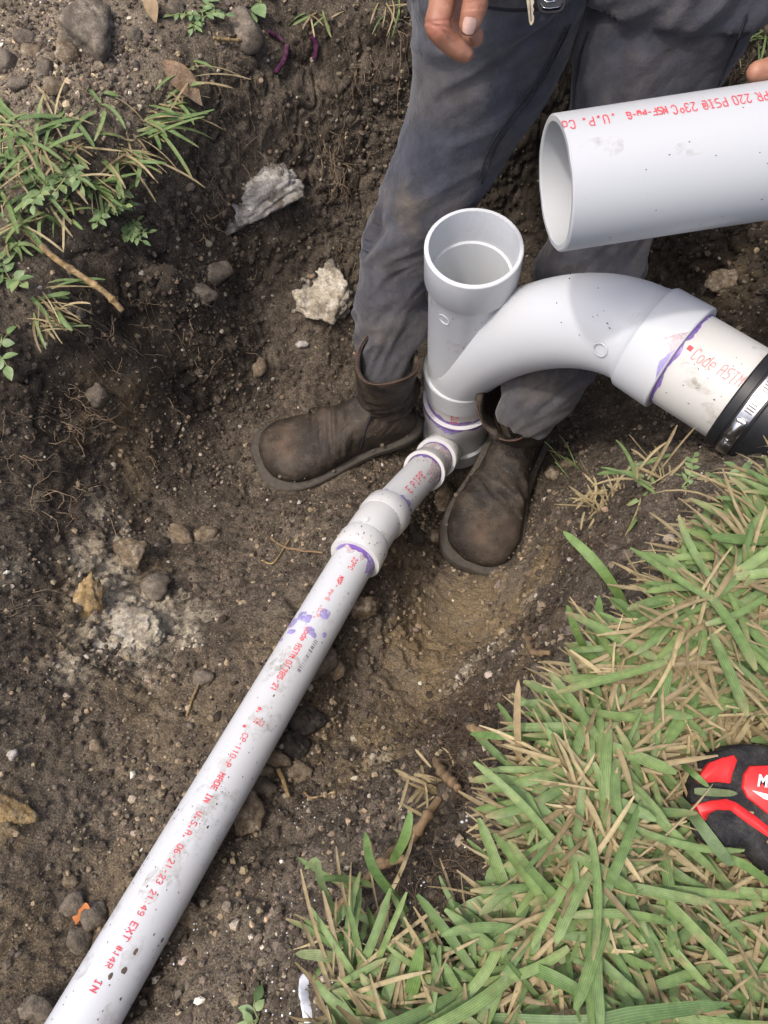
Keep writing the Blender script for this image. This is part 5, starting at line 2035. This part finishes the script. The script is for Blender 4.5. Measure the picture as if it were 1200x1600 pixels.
# a few long single blades that stand out
def lone_blade(pts, w, tint, label, name="long_grass"):
    c = catmull(pts, 14)
    tang = np.gradient(c, axis=0)
    rows = []
    for i, (p, t) in enumerate(zip(c, tang)):
        a = unit(t)
        to = unit(CAM - p)
        s = unit(np.cross(a, to))
        k = np.interp(i / 13, [0, .15, .6, .9, 1], [.6, .9, 1, .75, .15]) * w / 2
        up = np.cross(s, a)
        rows.append([p - s * k + up * k * .3, p, p + s * k + up * k * .3])
    v = np.array(rows).reshape(-1, 3)
    f = np.array([(i * 3 + j, i * 3 + j + 1, i * 3 + j + 4, i * 3 + j + 3) for i in range(13) for j in range(2)])
    solo(name, v, f, m_blade, label, "grass blade", cols={'tint': np.tile(np.array(tint), (len(v), 1)), 'across': np.tile(np.array([-1.0, 0, 1.0]), len(v) // 3)})


G1, G2, G3 = (.18, .29, .085), (.15, .25, .075), (.44, .33, .18)
lone_blade([PZ(978, 948, .005), PZ(948, 900, .03), PZ(915, 862, .035), PZ(880, 830, .03)], .008, G1, "long green blade reaching up left over the pit toward the right boot")
lone_blade([PZ(938, 1018, .005), PZ(936, 985, .03), PZ(936, 930, .05)], .007, G2, "upright green blade on the lip below the reaching blade")
lone_blade([PZ(915, 1020, .005), PZ(900, 985, .03), PZ(886, 945, .045)], .006, G1, "short upright green blade left of the taller one on the lip")
lone_blade([PZ(850, 1152, .01), PZ(790, 1150, .02), PZ(735, 1147, .0)], .006, G2, "green blade lying flat out over the bare soil")
lone_blade([PZ(812, 1200, .01), PZ(808, 1130, .05), PZ(810, 1062, .07)], .005, G3, "dry upright straw blade at the lip of the lawn")
lone_blade([PZ(1085, 1236, .056), PZ(1110, 1238, .060), PZ(1152, 1240, .058)], .0052, (.17, .22, .10), "grass blade lying across the red and black tape measure")
lone_blade([PZ(1062, 1248, .03), PZ(1095, 1290, .055), PZ(1125, 1330, .056), PZ(1146, 1352, .05)], .008, (.17, .245, .11), "broad grass blade in front of the tape measure")
lone_blade([PZ(1060, 1190, .03), PZ(1082, 1208, .058), PZ(1108, 1230, .060)], .0042, G2, "grass blade touching the red tab of the tape measure")
lone_blade([PZ(1120, 1340, .03), PZ(1160, 1350, .045), PZ(1230, 1400, .02)], .006, G1, "grass blade running along the lower side of the tape measure")
lone_blade([PZ(640, 1430, -.02), PZ(585, 1360, .03), PZ(570, 1300, .05)], .0065, G2, "tall green blade standing at the bottom lip of the pit")
lone_blade([PZ(612, 1348, -.02), PZ(632, 1310, .02), PZ(642, 1268, .03)], .007, G1, "green blade leaning right beside the runner stem")
lone_blade([PZ(530, 1440, -.03), PZ(502, 1380, .01), PZ(494, 1345, .02), PZ(476, 1358, .01)], .005, (.20, .26, .11), "thin hooked green blade on the bare lip")
lone_blade([PZ(560, 1505, -.01), PZ(510, 1494, .01), PZ(462, 1490, .0)], .007, (.24, .29, .13), "pale blade lying left at the bottom lip")
lone_blade([PZ(700, 1590, .02), PZ(900, 1600, .05), PZ(1000, 1585, .055), PZ(1140, 1568, .05)], .0095, (.14, .23, .085), "very long broad blade across the bottom edge of the lawn")
lone_blade([PZ(790, 1498, .02), PZ(860, 1525, .045), PZ(960, 1580, .05)], .008, G2, "long curved blade below the white foam crumbs")
lone_blade([PZ(630, 1590, .0), PZ(645, 1540, .03), PZ(658, 1475, .05)], .009, G1, "upright broad blade near the bottom lip, beside the straw")
lone_blade([PZ(700, 1410, .01), PZ(740, 1440, .03), PZ(772, 1472, .03)], .008, G2, "green blade pointing at the white foam crumbs")

# ------------------------------------------------------------------ left bank: tufts, weeds, litter
def tuft(px, py, n, length, label, seed, spread=(0, 6.28), green=.8, name="grass_tuft", width=.0058, pitch=(.05, .8)):
    r3 = np.random.default_rng(seed)
    if px < 480:
        n, green, width = int(n * .62), green * .82, width * 1.2
        pitch = (-.1, .55)
    c, nn = hit(px, py)
    base = c + np.column_stack([r3.normal(0, .012, n), r3.normal(0, .012, n), r3.uniform(.0, .008, n)])
    dry = r3.random(n) > green
    tint = np.where(dry[:, None], straws(n, r3), greens(n, r3, 1.0))
    w = np.where(dry, r3.uniform(.0015, .004, n), r3.uniform(.6, 1.15, n) * width)
    v, f, c_ = blades(base, r3.uniform(*spread, n), r3.uniform(*pitch, n), r3.uniform(.45, 1.1, n) * length, w, r3.uniform(.2, 1.2, n), tint, r3, 7, tiptint=(r3.random(n) < .3) * r3.uniform(.2, 1, n))
    o = solo(name, v, f, m_blade, label, "grass tuft", "grass tufts along the left bank" if px < 480 else None, cols={'tint': c_[:, :3], 'across': c_[:, 3]}, loc=c)
    return o


tuft(300, 110, 26, .085, "green grass tuft beside the dry brown leaf on the top bank", 1)
tuft(225, 200, 30, .10, "green tuft with long blades reaching right over the upper pit wall", 2, (-.9, .4), green=.72)
tuft(190, 250, 30, .09, "tuft hanging down into the pit below the long reaching blades", 3, (-1.4, .2), green=.7)
tuft(160, 160, 18, .06, "low half dry tuft just under the soil heap", 4, green=.6)
tuft(30, 200, 34, .085, "thick green tuft at the left picture edge below the heap", 5)
tuft(40, 290, 30, .08, "green tuft at the left edge above the broken stem", 6)
tuft(110, 270, 22, .075, "sparse tuft between the left edge and the hanging tuft", 7, green=.6)
tuft(20, 380, 22, .06, "short tuft left of the broken brown stem", 8, green=.7)
tuft(70, 470, 26, .075, "half dry tuft below the broken brown stem", 9, (-1.4, .6), green=.35)
tuft(120, 230, 26, .06, "mostly dry tuft in the middle of the left bank", 10, green=.3)
tuft(190, 225, 24, .055, "dry matted tuft at the root of the reaching blades", 12, green=.2)
tuft(60, 230, 40, .07, "dense patch of mixed grass inside the left bank", 31, green=.6)
tuft(10, 250, 40, .08, "lush tuft cut off by the left picture edge", 32, green=.75)
tuft(90, 330, 34, .06, "low straggly grass above the broken tan stem", 33, green=.55, width=.004)
tuft(150, 290, 34, .07, "tangled dry and green grass at the left pit lip", 34, (-1.6, .8), green=.5)
tuft(30, 340, 30, .07, "grass at the left edge just above the broken tan stem", 35, green=.65)
tuft(100, 190, 30, .06, "short grass at the foot of the soil heap", 36, green=.6)
tuft(255, 160, 20, .06, "small tuft under the dry brown leaf", 37, (-1.0, .8), green=.6)
tuft(60, 500, 24, .06, "straw fringe at the lower end of the left bank", 38, (-1.5, .5), green=.2, width=.003)
tuft(490, 30, 10, .07, "pale straw tuft next to the purple stems at the top", 11, (3.6, 5.2), green=.35, width=.004)
tuft(600, 15, 12, .09, "thin grass hanging beside the worker's hand", 13, (3.2, 6.0), green=.5, width=.003)
tuft(1178, 55, 40, .07, "thin grass behind the worker's right leg", 14, green=.55, width=.003)
tuft(945, 785, 44, .05, "dry straw tuft on the slope between boot and lawn", 15, green=.12, width=.0035)
tuft(890, 745, 6, .07, "few thin green stalks on the slope above the dry tuft", 18, (1.2, 3.0), green=.8, width=.002)
tuft(1020, 760, 40, .06, "ragged half dry tuft at the upper lip of the lawn", 16, green=.4, width=.005)
tuft(575, 1440, 26, .075, "mixed green and dry tuft on the bare bottom lip", 17, green=.45)
tuft(560, 1560, 36, .08, "mixed tuft at the bottom lip beside the white paint streak", 19, (-.8, 2.2), green=.5)
tuft(690, 1230, 26, .04, "small bleached tuft of roots on the lip above the lawn", 20, (1.5, 4.5), green=.05)

m_leaf, nt, b = new_mat("weed_leaf")
nf = noise_tex(nt, 120, 3, .6)
c = ramp(nt, nf.outputs[0], [(.3, (.10, .165, .06)), (.7, (.18, .26, .11))]).outputs[0]
oi = nt.nodes.new('ShaderNodeObjectInfo')
ov = ramp(nt, oi.outputs['Random'], [(0, (.75, .8, .7)), (.5, (1, 1, 1)), (1, (1.3, 1.12, 1.0))])
c = mix(nt, 1.0, c, ov.outputs[0], 'MULTIPLY')
nt.links.new(c, b.inputs['Base Color'])
b.inputs['Roughness'].default_value = .5
m_stem = flat_mat("weed_stem", (.18, .22, .09), .7, .2)


def leaf_mesh(p, d, up, L, w, curl=.25):
    s = unit(np.cross(d, up))
    u = np.cross(s, d)
    rows = []
    for t, k in zip(np.linspace(0, 1, 7), (.08, .62, .95, 1.0, .85, .5, .04)):
        q = p + d * (t * L) - u * (curl * t * t * L)
        rows += [q - s * w * k / 2 + u * w * k * .12, q, q + s * w * k / 2 + u * w * k * .12]
    f = [(i * 3 + j, i * 3 + j + 1, i * 3 + j + 4, i * 3 + j + 3) for i in range(6) for j in range(2)]
    return np.array(rows), f


def weed(px, py, stems, length, leaf, label, seed, lift=.01, per=5, name="weed_plant", wide=.55, spread=None):
    r3 = np.random.default_rng(seed)
    c, nn = hit(px, py)
    t = thing(name, label, "weed", c)
    sl = []
    for k in range(stems):
        az = r3.uniform(0, 6.28) if spread is None else r3.uniform(*spread)
        p0 = c + np.array([0, 0, .002])
        L = length * r3.uniform(.6, 1.1)
        pts = [p0]
        el_ = r3.uniform(.25, .9)
        for s in range(5):
            az += r3.normal(0, .25)
            el_ -= .16
            pts.append(pts[-1] + np.array([math.cos(az) * math.cos(el_), math.sin(az) * math.cos(el_), math.sin(el_)]) * L / 5)
        cc_ = catmull(pts, 12)
        sl.append(tube(cc_, np.linspace(.0011, .0006, 12), 5))
        for j in range(per):
            i = int(11 * (j + 1.2) / (per + .3))
            i = min(i, 11)
            tg = unit(cc_[min(i + 1, 11)] - cc_[max(i - 1, 0)])
            for sd in ((1, -1) if j < per - 1 else (0,)):
                s = unit(np.cross(tg, [0, 0, 1]))
                d = unit(tg * .5 + s * sd * .9 + np.array([0, 0, r3.uniform(-.1, .35)]))
                v, f = leaf_mesh(cc_[i], d, np.array([0, 0, 1.0]) + r3.normal(0, .2, 3), leaf * r3.uniform(.7, 1.15), leaf * wide * r3.uniform(.8, 1.1))
                part("leaf", v, f, m_leaf, t)
    v, f = join(sl)
    o = part("stem", v, f, m_stem, t)
    return t


weed(115, 262, 4, .05, .018, "round leaved green weed among the left bank grass", 1)
weed(70, 300, 5, .055, .018, "leafy green weed near the left edge of the bank", 2)
weed(160, 330, 5, .06, .014, "small leaved creeping weed hanging at the left pit lip", 3, spread=(-1.2, .8))
weed(20, 440, 4, .04, .022, "broad leaved seedling at the left edge below the stem", 4, per=3)
weed(0, 556, 3, .03, .022, "single pair of pale green leaves at the left edge of the wall", 5, per=2)
weed(440, 118, 4, .035, .013, "tiny green weed under the purple stems", 6, per=3)
weed(320, 30, 5, .05, .014, "thin branching weed at the very top of the bank", 7)
weed(412, 6, 3, .03, .03, "light green broad leaf at the top edge of the bank", 8, per=2, wide=.8)
weed(190, 372, 4, .05, .012, "wiry weed with tiny leaves dangling over the left lip", 9, spread=(-1.2, .6))
weed(940, 1056, 4, .03, .026, "clover like weed among the lawn blades", 10, per=2, wide=.8)
weed(786, 1470, 4, .035, .026, "heart leaved weed in the lawn beside the white foam crumbs", 11, per=2, wide=.85)
weed(1035, 1420, 4, .03, .03, "broad leaved weed in the lawn below the tape measure", 12, per=2, wide=.85)
weed(1060, 762, 3, .05, .009, "wiry weed along the upper lip of the lawn", 13)
weed(1192, 772, 3, .035, .012, "small leaved weed at the lawn corner by the rubber coupling", 14)
weed(405, 1588, 3, .015, .014, "tiny green sprout at the bottom edge right of the pipe", 15, per=2)

# broken stem, dry leaf, purple stems, runners
m_cane = rock_mat("dry_cane", (.20, .13, .06), (.36, .25, .12), (.52, .39, .21), 90)
m_deadleaf = rock_mat("dry_brown_leaf", (.15, .095, .058), (.26, .175, .11), (.38, .28, .19), 60, .5)
m_violet = rock_mat("purple_stem_skin", (.05, .014, .035), (.10, .024, .075), (.19, .07, .13), 120, .5)
m_runner = flat_mat("runner_root", (.22, .15, .085), .85, .15)


def on_ground(px, py, lift):
    c, n = hit(px, py)
    return c + n * lift


def twig(pxs, r, mat, label, cat, name, lift=.008, seed=0, knots=True, taper=.8):
    pts = np.array([on_ground(a, b_, lift) for a, b_ in pxs])
    c = catmull(pts, 40)
    rad = np.linspace(r, r * taper, 40)
    if knots:
        u = np.linspace(0, 1, 40)
        for kk in (.14, .36, .58, .8):
            rad = rad * (1 + .55 * np.exp(-((u - kk) / .018) ** 2))
    v, f = tube(c + fbm(c * 60, 2, seed)[:, None] * .0012, rad, 9)
    return solo(name, v, f, mat, label, cat)


P_a, P_b = P(40, 362, .93), P(192, 486, .95)
cane = np.array([P(40, 360, 1.03), P(84, 402, 1.03), P(128, 432, 1.035), P(165, 458, 1.04), P(192, 486, 1.05)])
cvr = catmull(cane, 44)
rad = np.full(44, .0042)
uu = np.linspace(0, 1, 44)
for kk in (.16, .40, .62, .84):
    rad = rad * (1 + .5 * np.exp(-((uu - kk) / .02) ** 2))
v, f = tube(cvr, rad, 10)
solo("dry_cane", v, f, m_cane, "broken jointed tan stem poking out from the left bank over the pit", "stem")
lp = on_ground(258, 95, .006)
d_ = unit(P(320, 155, 1.0) - P(255, 92, 1.0))
v, f = leaf_mesh(lp, d_, unit(CAM - lp) + np.array([.35, .2, 0]), .074, .034, .25)
solo("dry_leaf", v, f, m_deadleaf, "dry brown pointed leaf lying on the top bank", "leaf")
lp = on_ground(236, 0, .01)
v, f = leaf_mesh(lp, unit(np.array([.3, -1, 0])), np.array([0, 0, 1.0]), .035, .02, .5)
solo("curled_leaf", v, f, flat_mat("curled_leaf_skin", (.30, .22, .13), .8, .2), "curled dry leaf at the top edge of the bank", "leaf")
for pxs, r, lab in (([(446, 74), (440, 92), (428, 114)], .0046, "purple fleshy stem lying under the small tuft on the top bank"), ([(487, 56), (489, 74), (493, 96)], .0044, "purple fleshy stem hanging next to the pale straws"),
                    ([(418, 50), (432, 58), (442, 68)], .0035, "thin purple twig beside the pale brown lump")):
    twig(pxs, r, m_violet, lab, "stem", "purple_sprig", .007, 3, False)
twig([(330, 62), (352, 64), (376, 66), (400, 64)], .0026, m_cane, "short tan stick across the top bank by the pale lump", "stick", "stick", .006, 4)
twig([(690, 1190), (712, 1215), (728, 1236)], .0042, m_runner, "brown cut runner stub on the bare lip of the lawn", "root", "runner", .008, 5)
twig([(598, 1372), (640, 1330), (676, 1300), (690, 1268)], .0045, m_runner, "thick brown runner crossing the bare bottom lip", "root", "runner", .012, 6)
twig([(520, 1445), (560, 1405), (600, 1372), (640, 1352)], .0032, m_runner, "thin brown runner along the bottom lip", "root", "runner", .010, 7)
twig([(742, 1152), (770, 1162), (800, 1178)], .0035, m_runner, "reddish runner end poking out under the lawn", "root", "runner", .012, 8)
twig([(830, 1010), (852, 1024), (874, 1032)], .0030, m_runner, "broken runner tip jutting from the lip below the lone blades", "root", "runner", .014, 9)
twig([(310, 1068), (302, 1090), (294, 1118)], .0018, m_cane, "thin dry straw on the slope left of the long pipe", "straw", "straw", .004, 10, False)
twig([(450, 845), (430, 880), (410, 875)], .0016, m_cane, "bent dry straw on the soil left of the elbow", "straw", "straw", .004, 11, False)
twig([(476, 1240), (490, 1250), (525, 1242)], .0015, m_cane, "thin dry straw on the slope right of the pipe", "straw", "straw", .004, 12, False)
twig([(436, 1200), (446, 1224), (450, 1246)], .0030, m_cane, "flat splinter of wood among the stones right of the pipe", "splinter", "wood_splinter", .007, 13, False)
twig([(425, 842), (450, 858), (505, 864)], .0020, m_runner, "dark twig lying toward the elbow", "twig", "twig", .004, 14, False)

# fine hair roots hanging from the walls
m_root = flat_mat("hair_root", (.25, .185, .125), .9, .1)
m_root_d = flat_mat("hair_root_dark", (.105, .075, .05), .9, .1)


def roots(spec, name, label, mat, seed, r0=.0005):
    r3 = np.random.default_rng(seed)
    lst = []
    for (px, py, spread_px, count, L, down) in spec:
        for k in range(count):
            c, n = hit(px + r3.normal(0, spread_px), py + r3.normal(0, spread_px))
            d = unit(n * .8 + r3.normal(0, .8, 3) + np.array([0, 0, -.6 * down]))
            p = c.copy()
            pts = [p - n * .003]
            steps = 9
            for s in range(steps):
                d = unit(d + r3.normal(0, .42, 3) + np.array([0, 0, -.16 * down]) - n * .10)
                p = p + d * L * r3.uniform(.6, 1.2) / steps
                g, gn = ground_at(p[:2])
                if (p - g) @ gn < .001:
                    p = g + gn * .0012
                pts.append(p)
            lst.append(tube(np.array(pts), np.linspace(r0 * r3.uniform(.7, 1.6), r0 * .5, steps + 1), 4, False))
    v, f = join(lst)
    o = bpy.data.objects.new(name, mesh_from(name, v, f, [mat], True))
    COL.objects.link(o)
    o['kind'] = 'stuff'
    o['label'] = label
    return o


roots([(525, 245, 12, 26, .10, 1.2), (520, 290, 10, 14, .07, 1.2), (540, 380, 14, 10, .06, 1), (575, 120, 14, 14, .06, .6), (310, 350, 14, 14, .05, .8), (360, 260, 30, 12, .07, .6), (400, 210, 30, 8, .07, .5), (115, 655, 22, 30, .06, .6), (150, 660, 12, 14, .05, .6),
       (60, 790, 22, 10, .07, .4), (130, 770, 18, 8, .06, .4), (20, 700, 14, 8, .06, .3), (180, 540, 30, 12, .06, .8), (215, 530, 20, 12, .06, .8), (350, 520, 30, 8, .08, .4), (60, 930, 14, 4, .07, .4), (160, 860, 20, 6, .06, .4), (250, 660, 30, 6, .07, .3),
       (620, 40, 10, 14, .09, 1.0), (1160, 110, 22, 26, .06, .6), (340, 160, 26, 10, .05, .4)], "pale_hair_roots", "pale hair roots hanging from the far and left pit walls", m_root, 4, .00055)
roots([(730, 1110, 34, 170, .05, .4), (690, 1190, 30, 120, .05, .4), (760, 1070, 26, 80, .05, .5), (850, 960, 30, 60, .05, .5), (640, 1130, 30, 50, .05, .3), (730, 1180, 26, 70, .05, .3), (920, 860, 30, 40, .06, .5), (960, 800, 26, 40, .05, .5), (720, 1350, 20, 30, .05, .3), (650, 1400, 30, 30, .05, .3)],
      "brown_hair_roots", "matted brown hair roots in the right pit wall below the lawn", m_root_d, 8, .00042)

# white foam crumbs and a streak of white paint
m_white = flat_mat("white_foam", (.72, .75, .80), .8, .2)
r3 = np.random.default_rng(77)
pp, rr_, nn_ = [], [], []
for (px, py, sp, cnt, rmax) in ((782, 1512, 8, 26, .0026), (795, 1482, 10, 16, .0022), (832, 1470, 4, 8, .0026), (772, 1375, 5, 10, .0018), (805, 1390, 5, 10, .0018), (805, 1415, 6, 8, .0018), (790, 1425, 6, 6, .0016), (760, 1238, 6, 10, .0018), (735, 1280, 6, 5, .0015), (655, 1372, 8, 7, .0014),
                                (700, 1355, 6, 3, .0012), (612, 1292, 4, 2, .0016), (470, 1260, 14, 16, .0010), (400, 1450, 60, 40, .0009), (480, 1400, 40, 20, .0010), (440, 1570, 30, 18, .0012), (302, 1450, 4, 5, .0014), (910, 1540, 14, 4, .002), (1112, 1493, 4, 5, .002), (270, 1490, 10, 6, .001), (690, 1325, 30, 8, .001)):
    for k in range(cnt):
        a, b_ = px + r3.normal(0, sp), py + r3.normal(0, sp)
        c, n = hit(a, b_)
        if gcol['lawn_r'][((ground_v - c) ** 2).sum(1).argmin()] > .5 and px > 740:
            c = PZ(a, b_, .022 + r3.uniform(0, .008))
        pp.append(c); nn_.append(n); rr_.append(rmax * (.35 + .65 * r3.random()))
o = scatter("foam_crumbs", np.array(pp), np.array(rr_), np.tile(np.array([.74, .77, .82]), (len(pp), 1)), 1, 9, m_white, "crumbs of white foam scattered in the grass and soil", nrm_=np.array(nn_), sink=.2)
pts = np.array([on_ground(a, b_, .0015) for a, b_ in ((482, 1520), (480, 1545), (483, 1570), (487, 1600))])
cc_ = catmull(pts, 24)
w_ = .0052 * (1 + .5 * fbm(cc_ * 90, 3, 3)) * np.interp(np.linspace(0, 1, 24), [0, .15, .8, 1], [.3, 1, .9, .8])
v, f = tube(cc_, w_, 10, True, ref=(0, 0, 1), squash=.25)
solo("paint_streak", v, f, m_white, "short streak of white marking paint at the bottom lip of the pit", "paint mark")
